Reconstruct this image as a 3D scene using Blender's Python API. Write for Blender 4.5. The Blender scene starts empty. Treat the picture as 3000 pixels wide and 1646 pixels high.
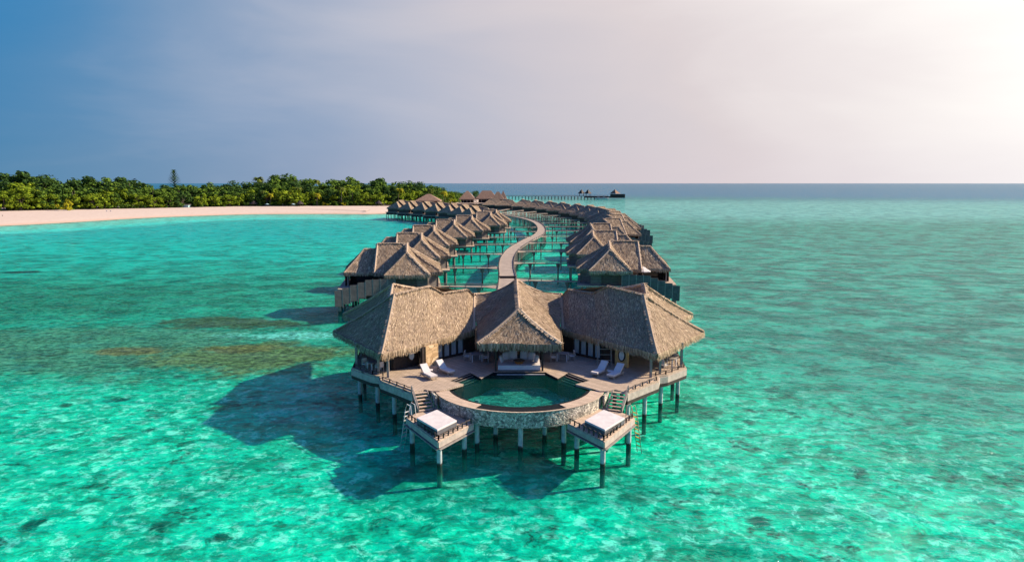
import bpy, math, random
from mathutils import Vector, noise
random.seed(7)
C = bpy.data.collections.new('scene'); bpy.context.scene.collection.children.link(C)
SC = bpy.context.scene
R = math.radians
# ------------------------------------------------------------------ camera
cam_d = bpy.data.cameras.new('camera'); cam = bpy.data.objects.new('camera', cam_d); C.objects.link(cam)
cam.location = (0, 0, 20); cam.rotation_euler = (R(90 - 8.138), 0, 0)
cam_d.sensor_width = 36; cam_d.lens = 24; cam_d.clip_start = .5; cam_d.clip_end = 90000
SC.camera = cam
# ------------------------------------------------------------------ sun
SUN_AZ = R(15); SUN_EL = R(32.5)          # azimuth from +X towards +Y
sd = Vector((math.cos(SUN_AZ)*math.cos(SUN_EL), math.sin(SUN_AZ)*math.cos(SUN_EL), math.sin(SUN_EL)))
sl = bpy.data.lights.new('sun', 'SUN'); sl.energy = 5.0; sl.angle = R(1.0); sl.color = (1, .84, .64)
so = bpy.data.objects.new('sun', sl); C.objects.link(so)
so.rotation_euler = sd.to_track_quat('Z', 'Y').to_euler(); so.location = (200, 60, 150)
SC.view_settings.view_transform = 'Standard'; SC.view_settings.look = 'None'
SC.view_settings.exposure = .95; SC.view_settings.gamma = 1

# ------------------------------------------------------------------ node helpers
class NT:
    def __init__(s, nt): s.nt = nt; s.n = nt.nodes; s.l = nt.links
    def add(s, t, **k):
        nd = s.n.new(t)
        for a, b in k.items():
            if hasattr(nd, a): setattr(nd, a, b)
        return nd
    def link(s, a, b): s.l.new(a, b)
    def setin(s, nd, i, v):
        if hasattr(v, 'is_output') or isinstance(v, bpy.types.NodeSocket): s.l.new(v, nd.inputs[i])
        else: nd.inputs[i].default_value = v
    def math(s, op, a, b=0, c=None, clamp=False):
        nd = s.n.new('ShaderNodeMath'); nd.operation = op; nd.use_clamp = clamp
        s.setin(nd, 0, a); s.setin(nd, 1, b)
        if c is not None: s.setin(nd, 2, c)
        return nd.outputs[0]
    def mix(s, f, a, b, mode='MIX'):
        nd = s.n.new('ShaderNodeMix'); nd.data_type = 'RGBA'; nd.blend_type = mode; nd.clamp_factor = True
        s.setin(nd, 0, f)
        for i, v in ((6, a), (7, b)):
            if isinstance(v, tuple): v = (*v[:3], 1)
            s.setin(nd, i, v)
        return nd.outputs[2]
    def smooth(s, v, a, b):
        nd = s.n.new('ShaderNodeMapRange'); nd.interpolation_type = 'SMOOTHSTEP'
        s.setin(nd, 0, v); nd.inputs[1].default_value = a; nd.inputs[2].default_value = b
        return nd.outputs[0]
    def ramp(s, v, pts, interp='LINEAR'):
        nd = s.n.new('ShaderNodeValToRGB'); nd.color_ramp.interpolation = interp
        e = nd.color_ramp.elements
        while len(e) < len(pts): e.new(.5)
        for i, (p, c) in enumerate(pts): e[i].position = p; e[i].color = (*c, 1)
        s.setin(nd, 0, v); return nd.outputs[0]
    def noise(s, vec, scale, detail=3, rough=.55, dist=0, out=0):
        nd = s.n.new('ShaderNodeTexNoise'); s.setin(nd, 'Vector', vec)
        nd.inputs['Scale'].default_value = scale; nd.inputs['Detail'].default_value = detail
        nd.inputs['Roughness'].default_value = rough; nd.inputs['Distortion'].default_value = dist
        return nd.outputs[out]
    def vor(s, vec, scale, feature='F1', out=0):
        nd = s.n.new('ShaderNodeTexVoronoi'); nd.feature = feature; s.setin(nd, 'Vector', vec)
        nd.inputs['Scale'].default_value = scale; return nd.outputs[out]
    def mapping(s, vec, scale=(1, 1, 1), rot=(0, 0, 0)):
        nd = s.n.new('ShaderNodeMapping'); s.setin(nd, 0, vec)
        nd.inputs['Scale'].default_value = scale; nd.inputs['Rotation'].default_value = rot; return nd.outputs[0]
    def sep(s, v):
        nd = s.n.new('ShaderNodeSeparateXYZ'); s.setin(nd, 0, v); return nd.outputs
    def bump(s, h, strength, dist, normal=None):
        nd = s.n.new('ShaderNodeBump'); s.setin(nd, 'Height', h)
        nd.inputs['Strength'].default_value = strength; nd.inputs['Distance'].default_value = dist
        if normal is not None: s.setin(nd, 'Normal', normal)
        return nd.outputs[0]

def srgb(r, g, b):
    f = lambda c: (c/255/12.92) if c/255 <= .04045 else ((c/255+.055)/1.055)**2.4
    return (f(r), f(g), f(b))

# ------------------------------------------------------------------ sky
W = bpy.data.worlds.new('World'); SC.world = W; W.use_nodes = True
w = NT(W.node_tree); w.n.clear()
wo = w.add('ShaderNodeOutputWorld'); bg = w.add('ShaderNodeBackground'); w.link(bg.outputs[0], wo.inputs[0])
sky = w.add('ShaderNodeTexSky'); sky.sky_type = 'NISHITA'; sky.sun_disc = False
sky.sun_elevation = SUN_EL; sky.sun_rotation = R(75); sky.air_density = 1.0; sky.dust_density = .6; sky.ozone_density = 2.5
tc = w.add('ShaderNodeTexCoord'); D = tc.outputs['Generated']
x, y, z = w.sep(D)
hl = w.math('SQRT', w.math('ADD', w.math('MULTIPLY', x, x), w.math('MULTIPLY', y, y)))
az = w.math('DIVIDE', x, hl)
cl = w.noise(w.mapping(D, (1, 1, 3.2)), 2.3, 5, .5, .6)
cl2 = w.noise(w.mapping(D, (1, 1, 5)), 5.5, 4, .55, .3)
azn = w.math('ADD', az, w.math('MULTIPLY', w.math('SUBTRACT', cl, .5), .28))
azn = w.math('ADD', azn, w.math('MULTIPLY', w.math('SUBTRACT', cl2, .5), .06))
azn = w.math('ADD', azn, w.math('MULTIPLY', w.math('SUBTRACT', z, .12), .45))
t = w.math('MULTIPLY_ADD', azn, .5, .5)        # az -1..1 -> 0..1
haze = w.ramp(t, [(0, srgb(45, 120, 175)), (.17, srgb(70, 132, 178)), (.24, srgb(100, 143, 182)), (.33, srgb(140, 162, 192)),
                  (.43, srgb(178, 184, 202)), (.52, srgb(203, 198, 206)), (.62, srgb(218, 208, 210)), (.70, srgb(232, 224, 224)), (.80, srgb(254, 250, 246)), (1, srgb(255, 246, 236))])
# deep blue patch higher up on the side away from the sun
up = w.smooth(z, .07, .25); lf = w.smooth(az, -.38, -.64)
haze = w.mix(w.math('MULTIPLY', w.math('MULTIPLY', up, lf), .85), haze, srgb(34, 128, 186))
lo = w.smooth(z, .10, -.01)
haze = w.mix(w.math('MULTIPLY', lo, .45), haze, w.ramp(w.math('MULTIPLY_ADD', az, .5, .5), [(.18, srgb(96, 138, 165)), (.35, srgb(150, 162, 185)), (.52, srgb(210, 192, 198)), (.8, srgb(226, 220, 226))]))
cloudmask = w.math('MULTIPLY', w.math('SUBTRACT', cl, .5), .35)
haze = w.mix(cloudmask, haze, (.9, .82, .8))
skyc = w.mix(1.0, sky.outputs[0], (.04, .085, .17), 'MULTIPLY')
f = w.smooth(z, .24, .42)
back = w.smooth(y, .25, -.25)
f = w.math('MAXIMUM', f, w.math('MULTIPLY', back, .85))
col = w.mix(f, haze, skyc)
vd = w.add('ShaderNodeVectorMath'); vd.operation = 'DOT_PRODUCT'; w.link(D, vd.inputs[0]); vd.inputs[1].default_value = tuple(sd)
gl_ = w.math('POWER', w.math('MAXIMUM', vd.outputs['Value'], 0), 6)
glow = w.mix(gl_, (0, 0, 0), (.6, .54, .48)); col = w.mix(1.0, col, glow, 'ADD')
w.link(col, bg.inputs[0]); bg.inputs[1].default_value = .53

# ------------------------------------------------------------------ materials
def newmat(name):
    m = bpy.data.materials.new(name); m.use_nodes = True
    k = NT(m.node_tree); k.n.clear()
    o = k.add('ShaderNodeOutputMaterial'); b = k.add('ShaderNodeBsdfPrincipled'); k.link(b.outputs[0], o.inputs[0])
    return m, k, b, o
def objco(k): return k.add('ShaderNodeTexCoord').outputs['Object']
def simple(name, c1, c2=None, scale=3, rough=.8, bump=.0, bscale=20, stripes=None, stretch=(1, 1, 1), spec=.3, dirt=0):
    m, k, b, o = newmat(name); co = objco(k)
    c2 = c2 or tuple(v*.7 for v in c1)
    n = k.noise(k.mapping(co, stretch), scale, 5, .6)
    n = k.smooth(n, .3, .7)
    col = k.mix(n, c1, c2)
    h = k.noise(co, bscale, 3)
    if stripes:                                   # ((dx,dy,dz), board width)
        d, wd = stripes
        vm = k.add('ShaderNodeVectorMath'); vm.operation = 'DOT_PRODUCT'; k.link(co, vm.inputs[0]); vm.inputs[1].default_value = d
        u = k.math('DIVIDE', vm.outputs['Value'], wd)
        fr = k.math('FRACT', u); e = k.math('MINIMUM', fr, k.math('SUBTRACT', 1, fr))
        gap = k.smooth(e, .09, .02)
        wn = k.add('ShaderNodeTexWhiteNoise'); wn.noise_dimensions = '1D'; k.link(k.math('FLOOR', u), wn.inputs['W'])
        col = k.mix(k.math('MULTIPLY', wn.outputs[0], .45), col, tuple(v*.55 for v in c1))
        col = k.mix(gap, col, tuple(v*.15 for v in c1))
        h = k.math('SUBTRACT', h, k.math('MULTIPLY', gap, 2))
    if dirt:
        g = k.noise(co, 1.1, 4, .7); col = k.mix(k.math('MULTIPLY', k.smooth(g, .5, .75), dirt), col, tuple(v*.3 for v in c1))
    k.link(col, b.inputs['Base Color']); b.inputs['Roughness'].default_value = rough
    b.inputs['Specular IOR Level'].default_value = spec
    if bump: k.link(k.bump(h, bump, .03), b.inputs['Normal'])
    return m
def islands(name, pts, rough=.9, trans=0, big=None, obj=False):
    m, k, b, o = newmat(name)
    g = k.add('ShaderNodeNewGeometry')
    col = k.ramp(g.outputs['Random Per Island'], pts)
    co = g.outputs['Position']
    if big:
        n = k.smooth(k.noise(co, big[0], 4, .6), .35, .68); col = k.mix(k.math('MULTIPLY', n, big[1]), col, big[2])
    if obj:
        oi = k.add('ShaderNodeObjectInfo'); col = k.mix(k.math('MULTIPLY', oi.outputs['Random'], .42), col, k.mix(1.0, col, (.50, .47, .45), 'MULTIPLY'))
    k.link(col, b.inputs['Base Color']); b.inputs['Roughness'].default_value = rough; b.inputs['Specular IOR Level'].default_value = .15
    if trans:
        tr = k.add('ShaderNodeBsdfTranslucent'); k.link(col, tr.inputs[0]); ms = k.add('ShaderNodeMixShader'); ms.inputs[0].default_value = trans
        k.link(b.outputs[0], ms.inputs[1]); k.link(tr.outputs[0], ms.inputs[2]); k.link(ms.outputs[0], o.inputs[0])
    return m
M = {}
M['thatch'] = islands('thatch', obj=True, pts= [(0, (.10, .065, .04)), (.12, (.20, .14, .088)), (.5, (.37, .27, .168)), (.85, (.48, .36, .235)), (1, (.72, .57, .40))], big=(.35, .42, (.22, .155, .10)))
M['thatch_base'] = simple('thatch_base', (.30, .215, .145), (.17, .12, .08), 9, .95, .8, 14)
M['ridge'] = islands('ridge', [(0, (.26, .19, .13)), (.5, (.42, .31, .21)), (1, (.60, .46, .33))])
M['deck'] = simple('deck', (.50, .385, .28), (.38, .29, .21), 1.5, .75, .25, 18, ((.76, .65, 0), .24), dirt=.2)
M['deck_pale'] = simple('deck_pale', (.58, .44, .32), (.46, .345, .25), 2, .8, .25, 18, ((.55, .83, 0), .2), dirt=.15)
M['boards'] = simple('boards', (.43, .345, .27), (.31, .25, .20), .7, .8, .3, 12, ((0, 1, 0), .9), dirt=.35)
M['wall'] = simple('wall', (.115, .085, .066), (.065, .05, .042), 2, .85, .3, 12, ((0, 0, 1), .26))
M['wallside'] = simple('wallside', (.17, .145, .125), (.10, .088, .08), 2, .85, .3, 12, ((0, 0, 1), .26))
M['fence'] = simple('fence', (.15, .135, .125), (.085, .08, .078), 2, .85, .3, 12, ((0, 0, 1), .2))
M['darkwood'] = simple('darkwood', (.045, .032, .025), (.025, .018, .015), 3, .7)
M['beam'] = simple('beam', (.46, .37, .31), (.32, .26, .22), 2.5, .85, .2, 10, dirt=.3)
M['greywood'] = simple('greywood', (.27, .235, .21), (.18, .155, .14), 3, .85)
M['goldwood'] = simple('goldwood', (.62, .38, .14), (.45, .25, .08), 3, .6)
M['white'] = simple('white', (.60, .55, .52), (.50, .46, .44), 1.6, .9, .5, 5)
M['grey_cushion'] = simple('grey_cushion', (.12, .12, .13), (.09, .09, .10), 3, .9)
M['curtain'] = simple('curtain', (.42, .45, .45), (.24, .28, .28), 7, .9, stretch=(6, 6, .2))
M['glass'] = simple('glass', (.01, .02, .022), (.015, .03, .03), 2, .12, spec=.5)
M['wicker'] = simple('wicker', (.42, .15, .035), (.22, .07, .02), 14, .7, .5, 30)
M['rope'] = simple('rope', (.05, .035, .03), (.08, .06, .05), 5, .8)
M['blacktile'] = simple('blacktile', (.008, .010, .011), (.014, .018, .019), 3, .7, spec=.08)
M['plant_pale'] = simple('thin_white', (.6, .6, .58), None, 3, .7)
M['chairwood'] = simple('chairwood', (.42, .34, .26), (.3, .24, .18), 5, .7)
M['yellow'] = simple('yellow', (.62, .36, .05), (.5, .27, .04), 5, .8)
M['teal_canopy'] = simple('teal_canopy', (.35, .5, .5), (.25, .4, .42), 2, .9)
M['thatch_far'] = simple('thatch_far', (.27, .17, .115), (.18, .11, .075), .8, .95, .6, 3)
M['bark'] = simple('bark', (.16, .125, .095), (.09, .07, .05), 3, .9)
# stone facing of the pool wall
m, k, b, o = newmat('stone'); co = objco(k)
v1 = k.vor(k.mapping(co, (1, 1, 1.1)), 5.6, 'DISTANCE_TO_EDGE'); v2 = k.vor(k.mapping(co, (1, 1, 1.1)), 5.6, 'F1', 1)
cc = k.ramp(k.sep(v2)[0], [(0, (.12, .11, .09)), (.5, (.36, .33, .26)), (1, (.66, .60, .48))])
cc = k.mix(k.smooth(v1, .06, .01), cc, (.07, .06, .055))
k.link(cc, b.inputs['Base Color']); b.inputs['Roughness'].default_value = .85; k.link(k.bump(v1, .9, .06), b.inputs['Normal']); M['stone'] = m
# stone panel, warm
m, k, b, o = newmat('goldstone'); co = objco(k)
v1 = k.vor(k.mapping(co, (1, 1, 2)), 1.5, 'DISTANCE_TO_EDGE'); v2 = k.vor(k.mapping(co, (1, 1, 2)), 1.5, 'F1', 1)
cc = k.ramp(k.sep(v2)[0], [(0, (.38, .24, .11)), (.5, (.55, .37, .19)), (1, (.68, .50, .30))])
cc = k.mix(k.smooth(v1, .04, .01), cc, (.16, .09, .04))
k.link(cc, b.inputs['Base Color']); b.inputs['Roughness'].default_value = .8; M['goldstone'] = m
# round post: weathered concrete with a dark wet tide mark; teal below imitates fading through water
m, k, b, o = newmat('pile'); g = k.add('ShaderNodeNewGeometry'); zz = k.sep(g.outputs['Position'])[2]
n = k.noise(g.outputs['Position'], 3, 4); zz = k.math('ADD', zz, k.math('MULTIPLY', k.math('SUBTRACT', n, .5), .5))
cc = k.mix(k.smooth(n, .35, .7), (.42, .44, .44), (.28, .30, .30)); cc = k.mix(k.smooth(zz, .28, .12), cc, (.022, .018, .012)); cc = k.mix(k.smooth(zz, -.35, -1.0), cc, (.015, .17, .13))
k.link(cc, b.inputs['Base Color']); b.inputs['Roughness'].default_value = .8; M['pile'] = m
m, k, b, o = newmat('woodpile'); g = k.add('ShaderNodeNewGeometry'); zz = k.sep(g.outputs['Position'])[2]
n = k.noise(g.outputs['Position'], 2, 4)
cc = k.mix(n, (.22, .185, .16), (.13, .11, .10)); cc = k.mix(k.smooth(zz, .35, .12), cc, (.02, .017, .012)); cc = k.mix(k.smooth(zz, -.3, -.9), cc, (.015, .17, .13))  # teal towards the bottom: fading through water painted on the wood
k.link(cc, b.inputs['Base Color']); b.inputs['Roughness'].default_value = .85; M['woodpile'] = m
# leaves
M['leaf_mid'] = islands('leaf_mid', [(0, (.02, .05, .008)), (.5, (.075, .15, .016)), (1, (.20, .30, .035))], trans=.3)
M['leaf_dark'] = islands('leaf_dark', [(0, (.012, .032, .008)), (.5, (.04, .09, .015)), (1, (.10, .18, .03))], trans=.25)
M['leaf_lime'] = islands('leaf_lime', [(0, (.05, .09, .006)), (.5, (.17, .25, .014)), (1, (.36, .44, .03))], trans=.35)
M['leaf_gold'] = islands('leaf_gold', [(0, (.12, .14, .008)), (.5, (.33, .32, .015)), (1, (.55, .48, .03))], trans=.35)
M['frond'] = islands('frond', [(0, (.03, .06, .01)), (.6, (.10, .15, .02)), (1, (.26, .25, .04))], trans=.3)
M['skin'] = simple('skin', (.35, .2, .13)); M['cloth_dark'] = simple('cloth_dark', (.06, .04, .04)); M['cloth_pale'] = simple('cloth_pale', (.6, .5, .45))

# sand of the island; absorption by depth is painted in below water level
m, k, b, o = newmat('sand'); g = k.add('ShaderNodeNewGeometry'); P_ = g.outputs['Position']; zz = k.sep(P_)[2]
n = k.noise(P_, .06, 5, .6); zn = k.math('ADD', zz, k.math('MULTIPLY', k.math('SUBTRACT', n, .5), .35))
dry = k.mix(k.smooth(k.noise(P_, .5, 5, .7), .4, .7), (.53, .42, .335), (.45, .345, .27))
c_ = k.mix(k.smooth(zn, .75, .2), dry, (.50, .34, .24))
c_ = k.mix(k.smooth(zn, .02, -.45), c_, (.42, .72, .62))
c_ = k.mix(k.smooth(zn, -.75, -1.3), c_, (.12, .85, .78)); c_ = k.mix(k.smooth(zn, -1.25, -1.6), c_, (.001, .46, .46))
k.link(c_, b.inputs['Base Color']); b.inputs['Roughness'].default_value = .95; k.link(k.bump(k.noise(P_, .6, 4), .4, .3), b.inputs['Normal']); M['sand'] = m

# seabed: pale sand, coral and weed patches, deep-water absorption painted in as blue far out
m, k, b, o = newmat('seabed'); g = k.add('ShaderNodeNewGeometry'); P_ = g.outputs['Position']
X, Y, Z = k.sep(P_)
warp = k.noise(P_, .05, 3, .5, 0, 1)
vm = k.add('ShaderNodeVectorMath'); vm.operation = 'MULTIPLY_ADD'; k.link(warp, vm.inputs[0]); vm.inputs[1].default_value = (14, 14, 0); k.link(P_, vm.inputs[2]); WP = vm.outputs[0]
big = k.noise(WP, .028, 4, .6); med = k.noise(WP, .11, 5, .68); fin = k.noise(P_, .55, 5, .72, .8); cell = k.vor(k.mapping(WP, (1, 1, 0)), .42)
fin2 = k.noise(P_, 1.3, 4, .75, .5)
base = k.mix(k.smooth(med, .36, .60), (.003, .58, .39), (.006, .86, .60))
base = k.mix(k.math('MULTIPLY', k.smooth(k.math('ADD', k.math('MULTIPLY', fin, .65), k.math('MULTIPLY', fin2, .35)), .515, .58), .85), base, (.62, 1, .84))
base = k.mix(k.math('MULTIPLY', k.smooth(fin, .45, .32), .75), base, (.003, .24, .15))
rock = k.smooth(k.noise(k.mapping(P_, (1, 1, 0)), .2, 5, .68, .4), .565, .64)
base = k.mix(k.math('MULTIPLY', rock, k.smooth(fin2, .35, .6)), base, (.006, .12, .085))
spots = k.smooth(k.math('ADD', k.vor(k.mapping(P_, (1, 1, 0)), .19), k.math('MULTIPLY', fin, .5)), .44, .32)
base = k.mix(k.math('MULTIPLY', spots, .9), base, (.006, .09, .07))
base = k.mix(k.math('MULTIPLY', k.smooth(fin2, .52, .38), .45), base, (.003, .22, .15))
# calmer teal lagoon on the left and beyond
mz = k.math('MULTIPLY', k.smooth(k.math('ADD', Y, k.math('MULTIPLY', big, 40)), 80, 108), k.smooth(X, 20, -25))
base = k.mix(k.math('MULTIPLY', mz, .85), base, k.mix(k.smooth(k.math('ADD', k.math('MULTIPLY', med, .5), k.math('MULTIPLY', fin2, .5)), .42, .58), (.010, .17, .115), (.06, .42, .30)))
lag = k.math('MULTIPLY', k.smooth(k.math('ADD', Y, k.math('MULTIPLY', big, 60)), 150, 260), k.smooth(X, 40, -10))
lagc = k.mix(k.smooth(med, .38, .62), (.001, .46, .42), (.004, .74, .68))
base = k.mix(k.math('MULTIPLY', lag, .85), base, lagc)
band = k.math('MULTIPLY', k.smooth(Y, 230, 290), k.smooth(X, -10, -60))
base = k.mix(k.math('MULTIPLY', band, .8), base, (.001, .55, .56))
# brownish coral garden left of the villa, darker green patches elsewhere
def blob(cx, cy, rx, ry, th=.15):
    a = k.math('DIVIDE', k.math('SUBTRACT', X, cx), rx); c2 = k.math('DIVIDE', k.math('SUBTRACT', Y, cy), ry)
    d = k.math('SQRT', k.math('ADD', k.math('MULTIPLY', a, a), k.math('MULTIPLY', c2, c2)))
    d = k.math('ADD', d, k.math('MULTIPLY', k.math('SUBTRACT', k.noise(P_, .14, 7, .78), .5), 2.3))
    return k.smooth(d, 1.05, .55)
for (cx, cy, rx, ry, cc_, st) in [(-56, 88, 36, 17, (.26, .25, .16), .62), (-30, 96, 13, 3.2, (.55, .95, .72), .7), (-33, 84, 15, 9.5, (.34, .22, .085), .95), (-36, 88, 7, 2.6, (.60, .20, .06), .6), (-44, 105, 13, 5.5, (.16, .12, .055), .95),
                             (-50, 87, 6, 3, (.55, .20, .07), .85), (-72, 87, 5, 2, (.8, .26, .14), .85), (-121, 167, 5.5, 3.2, (.01, .05, .05), .95), (-85, 128, 40, 24, (.05, .22, .14), .5),
                             (0, 47, 13, 5, (.02, .24, .20), .5), (17, 63, 4, 2.5, (.02, .20, .13), .7), (12, 36, 6, 3, (.03, .26, .17), .5)]:
    base = k.mix(k.math('MULTIPLY', blob(cx, cy, rx, ry), st), base, k.mix(k.smooth(fin2, .40, .60), tuple(v*.45 for v in cc_), tuple(min(1, v*1.45) for v in cc_)))
# right side: greener, then pale flats greyed to imitate sky reflection
rt = k.math('MULTIPLY', k.smooth(X, 5, 40), k.smooth(k.math('ADD', Y, k.math('MULTIPLY', X, .5)), 50, 100))
base = k.mix(k.math('MULTIPLY', rt, .85), base, k.mix(k.smooth(med, .4, .6), (.012, .15, .12), (.09, .38, .30)))
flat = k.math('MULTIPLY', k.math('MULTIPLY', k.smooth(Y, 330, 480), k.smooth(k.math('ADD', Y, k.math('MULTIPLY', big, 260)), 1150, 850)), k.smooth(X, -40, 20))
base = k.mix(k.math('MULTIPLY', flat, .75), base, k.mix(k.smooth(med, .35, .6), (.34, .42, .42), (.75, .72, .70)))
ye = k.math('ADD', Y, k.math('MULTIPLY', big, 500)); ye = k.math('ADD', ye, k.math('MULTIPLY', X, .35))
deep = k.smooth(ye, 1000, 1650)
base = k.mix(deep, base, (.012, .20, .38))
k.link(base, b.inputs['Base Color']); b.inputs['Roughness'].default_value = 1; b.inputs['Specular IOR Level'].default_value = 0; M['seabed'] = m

# sea surface: clear tinted water, glossy by Fresnel, some body colour
def water_mat(name, tint, body, bodyf, scl, strength, refl):
    m = bpy.data.materials.new(name); m.use_nodes = True; k = NT(m.node_tree); k.n.clear()
    o = k.add('ShaderNodeOutputMaterial'); g = k.add('ShaderNodeNewGeometry'); P_ = g.outputs['Position']
    flat = k.mapping(P_, (.8, 1.3, 0), (0, 0, R(20)))
    h = k.noise(flat, .24*scl, 7, .64, .6)
    w2 = k.noise(flat, .9*scl, 4, .65, .5)
    X, Y, Z = k.sep(P_)
    nrm = k.bump(h, 1.0, strength)
    fr = k.add('ShaderNodeFresnel'); fr.inputs[0].default_value = 1.33; k.link(nrm, fr.inputs['Normal'])
    gl = k.add('ShaderNodeBsdfGlossy'); gl.inputs['Roughness'].default_value = .07; k.link(nrm, gl.inputs['Normal']); gl.inputs[0].default_value = (1, 1, 1, 1)
    tp = k.add('ShaderNodeBsdfTransparent')
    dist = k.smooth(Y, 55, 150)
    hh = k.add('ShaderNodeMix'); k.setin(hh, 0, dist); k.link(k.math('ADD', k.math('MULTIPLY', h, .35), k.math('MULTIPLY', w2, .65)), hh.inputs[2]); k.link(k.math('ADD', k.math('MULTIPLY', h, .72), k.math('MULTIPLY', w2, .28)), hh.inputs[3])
    rip_shade = k.smooth(hh.outputs[0], .435, .50)
    k.link(k.mix(rip_shade, tuple(v*.60 for v in tint), tuple(min(1, v*1.04) for v in tint)), tp.inputs[0])  # light and dark of the ripples painted into the transparency tint
    df = k.add('ShaderNodeBsdfDiffuse'); df.inputs[0].default_value = (*body, 1); k.link(nrm, df.inputs['Normal'])
    m1 = k.add('ShaderNodeMixShader'); m1.inputs[0].default_value = bodyf; k.link(tp.outputs[0], m1.inputs[1]); k.link(df.outputs[0], m1.inputs[2])
    m2 = k.add('ShaderNodeMixShader'); k.link(k.math('MULTIPLY', fr.outputs[0], refl, clamp=True), m2.inputs[0])
    k.link(m1.outputs[0], m2.inputs[1]); k.link(gl.outputs[0], m2.inputs[2]); k.link(m2.outputs[0], o.inputs[0]); return m
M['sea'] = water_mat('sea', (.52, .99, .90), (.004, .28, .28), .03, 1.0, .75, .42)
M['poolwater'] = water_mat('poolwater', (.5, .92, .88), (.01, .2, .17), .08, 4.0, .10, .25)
m, k, b, o = newmat('pooltile'); g = k.add('ShaderNodeNewGeometry'); n = k.vor(k.mapping(g.outputs['Position'], (1, 1, 1)), 1.6, 'DISTANCE_TO_EDGE'); n2 = k.noise(g.outputs['Position'], 1.5, 5, .7, 1.2)
cc = k.mix(k.smooth(n2, .38, .62), (.006, .10, .085), (.04, .32, .26)); cc = k.mix(k.math('MULTIPLY', k.smooth(n, .07, .01), .35), cc, (.3, .7, .6))
k.link(cc, b.inputs['Base Color']); M['pooltile'] = m

# ------------------------------------------------------------------ mesh building
class MB:
    def __init__(s): s.v = []; s.f = []
    def quad(s, a, b, c, d): i = len(s.v); s.v += [tuple(a), tuple(b), tuple(c), tuple(d)]; s.f.append((i, i+1, i+2, i+3)); return s
    def tri(s, a, b, c): i = len(s.v); s.v += [tuple(a), tuple(b), tuple(c)]; s.f.append((i, i+1, i+2)); return s
    def obox(s, c, ax, ay, az, hx, hy, hz):        # oriented box, half sizes
        c = Vector(c); ax, ay, az = Vector(ax).normalized()*hx, Vector(ay).normalized()*hy, Vector(az).normalized()*hz
        i = len(s.v)
        for sx, sy, sz in ((-1,-1,-1),(1,-1,-1),(1,1,-1),(-1,1,-1),(-1,-1,1),(1,-1,1),(1,1,1),(-1,1,1)): s.v.append(tuple(c+ax*sx+ay*sy+az*sz))
        s.f += [(i,i+3,i+2,i+1),(i+4,i+5,i+6,i+7),(i,i+1,i+5,i+4),(i+1,i+2,i+6,i+5),(i+2,i+3,i+7,i+6),(i+3,i,i+4,i+7)]; return s
    def box(s, x0, y0, z0, x1, y1, z1): return s.obox(((x0+x1)/2, (y0+y1)/2, (z0+z1)/2), (1,0,0), (0,1,0), (0,0,1), abs(x1-x0)/2, abs(y1-y0)/2, abs(z1-z0)/2)
    def bar(s, a, b, wd, h=None, up=(0,0,1)):      # square bar from a to b
        a, b = Vector(a), Vector(b); d = b-a; h = h or wd; u = Vector(up)
        if abs(d.normalized().dot(u)) > .98: u = Vector((1, 0, 0))
        sx = d.cross(u).normalized(); sz = sx.cross(d).normalized()
        return s.obox((a+b)/2, d, sx, sz, d.length/2, wd/2, h/2)
    def tube(s, pts, rad, n=8, cap=True):
        pts = [Vector(p) for p in pts]; rs = rad if isinstance(rad, (list, tuple)) else [rad]*len(pts); i0 = len(s.v)
        for j, p in enumerate(pts):
            d = (pts[min(j+1, len(pts)-1)]-pts[max(j-1, 0)]).normalized(); u = Vector((0,0,1)) if abs(d.z) < .9 else Vector((1,0,0))
            a = d.cross(u).normalized(); b_ = a.cross(d)
            for q in range(n): th = 2*math.pi*q/n; s.v.append(tuple(p+(a*math.cos(th)+b_*math.sin(th))*rs[j]))
        for j in range(len(pts)-1):
            for q in range(n): r2 = (q+1) % n; s.f.append((i0+j*n+q, i0+(j+1)*n+q, i0+(j+1)*n+r2, i0+j*n+r2))
        if cap: s.f.append(tuple(i0+q for q in range(n))); s.f.append(tuple(i0+(len(pts)-1)*n+q for q in reversed(range(n))))
        return s
    def prism(s, poly, z0, z1):                    # vertical prism over polygon (x,y) list
        i = len(s.v); n = len(poly); ar = sum(poly[j][0]*poly[(j+1)%n][1]-poly[(j+1)%n][0]*poly[j][1] for j in range(n))
        if ar < 0: poly = poly[::-1]
        s.v += [(p[0], p[1], z0) for p in poly]+[(p[0], p[1], z1) for p in poly]
        s.f.append(tuple(i+n+j for j in range(n))); s.f.append(tuple(i+j for j in reversed(range(n))))
        for j in range(n): q = (j+1) % n; s.f.append((i+j, i+q, i+n+q, i+n+j))
        return s
    def cyl(s, x, y, z0, z1, r, n=12): return s.tube([(x, y, z0), (x, y, z1)], r, n)
    def build(s, name, m, parent=None, off=None, smooth=False):
        me = bpy.data.meshes.new(name)
        v = s.v
        if parent is not None and off is not None: ox, oy, oz = off; v = [(a-ox, b_-oy, c-oz) for a, b_, c in v]
        me.from_pydata(v, [], s.f); me.materials.append(m); me.update()
        if smooth: me.polygons.foreach_set('use_smooth', [True]*len(me.polygons))
        o = bpy.data.objects.new(name, me); C.objects.link(o)
        if parent is not None: o.parent = parent
        return o
def tag(o, label=None, cat=None, group=None, kind=None):
    if label: o['label'] = label
    if cat: o['category'] = cat
    if group: o['group'] = group
    if kind: o['kind'] = kind
    return o
def empty(name, loc=(0, 0, 0), rz=0):
    o = bpy.data.objects.new(name, None); o.empty_display_size = .5; C.objects.link(o); o.location = loc; o.rotation_euler = (0, 0, rz); return o
def copy_tree(o, parent=None):
    c = o.copy(); C.objects.link(c); c.parent = parent
    for ch in list(o.children): copy_tree(ch, c)
    return c
def rnd(a, b): return random.uniform(a, b)

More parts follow.
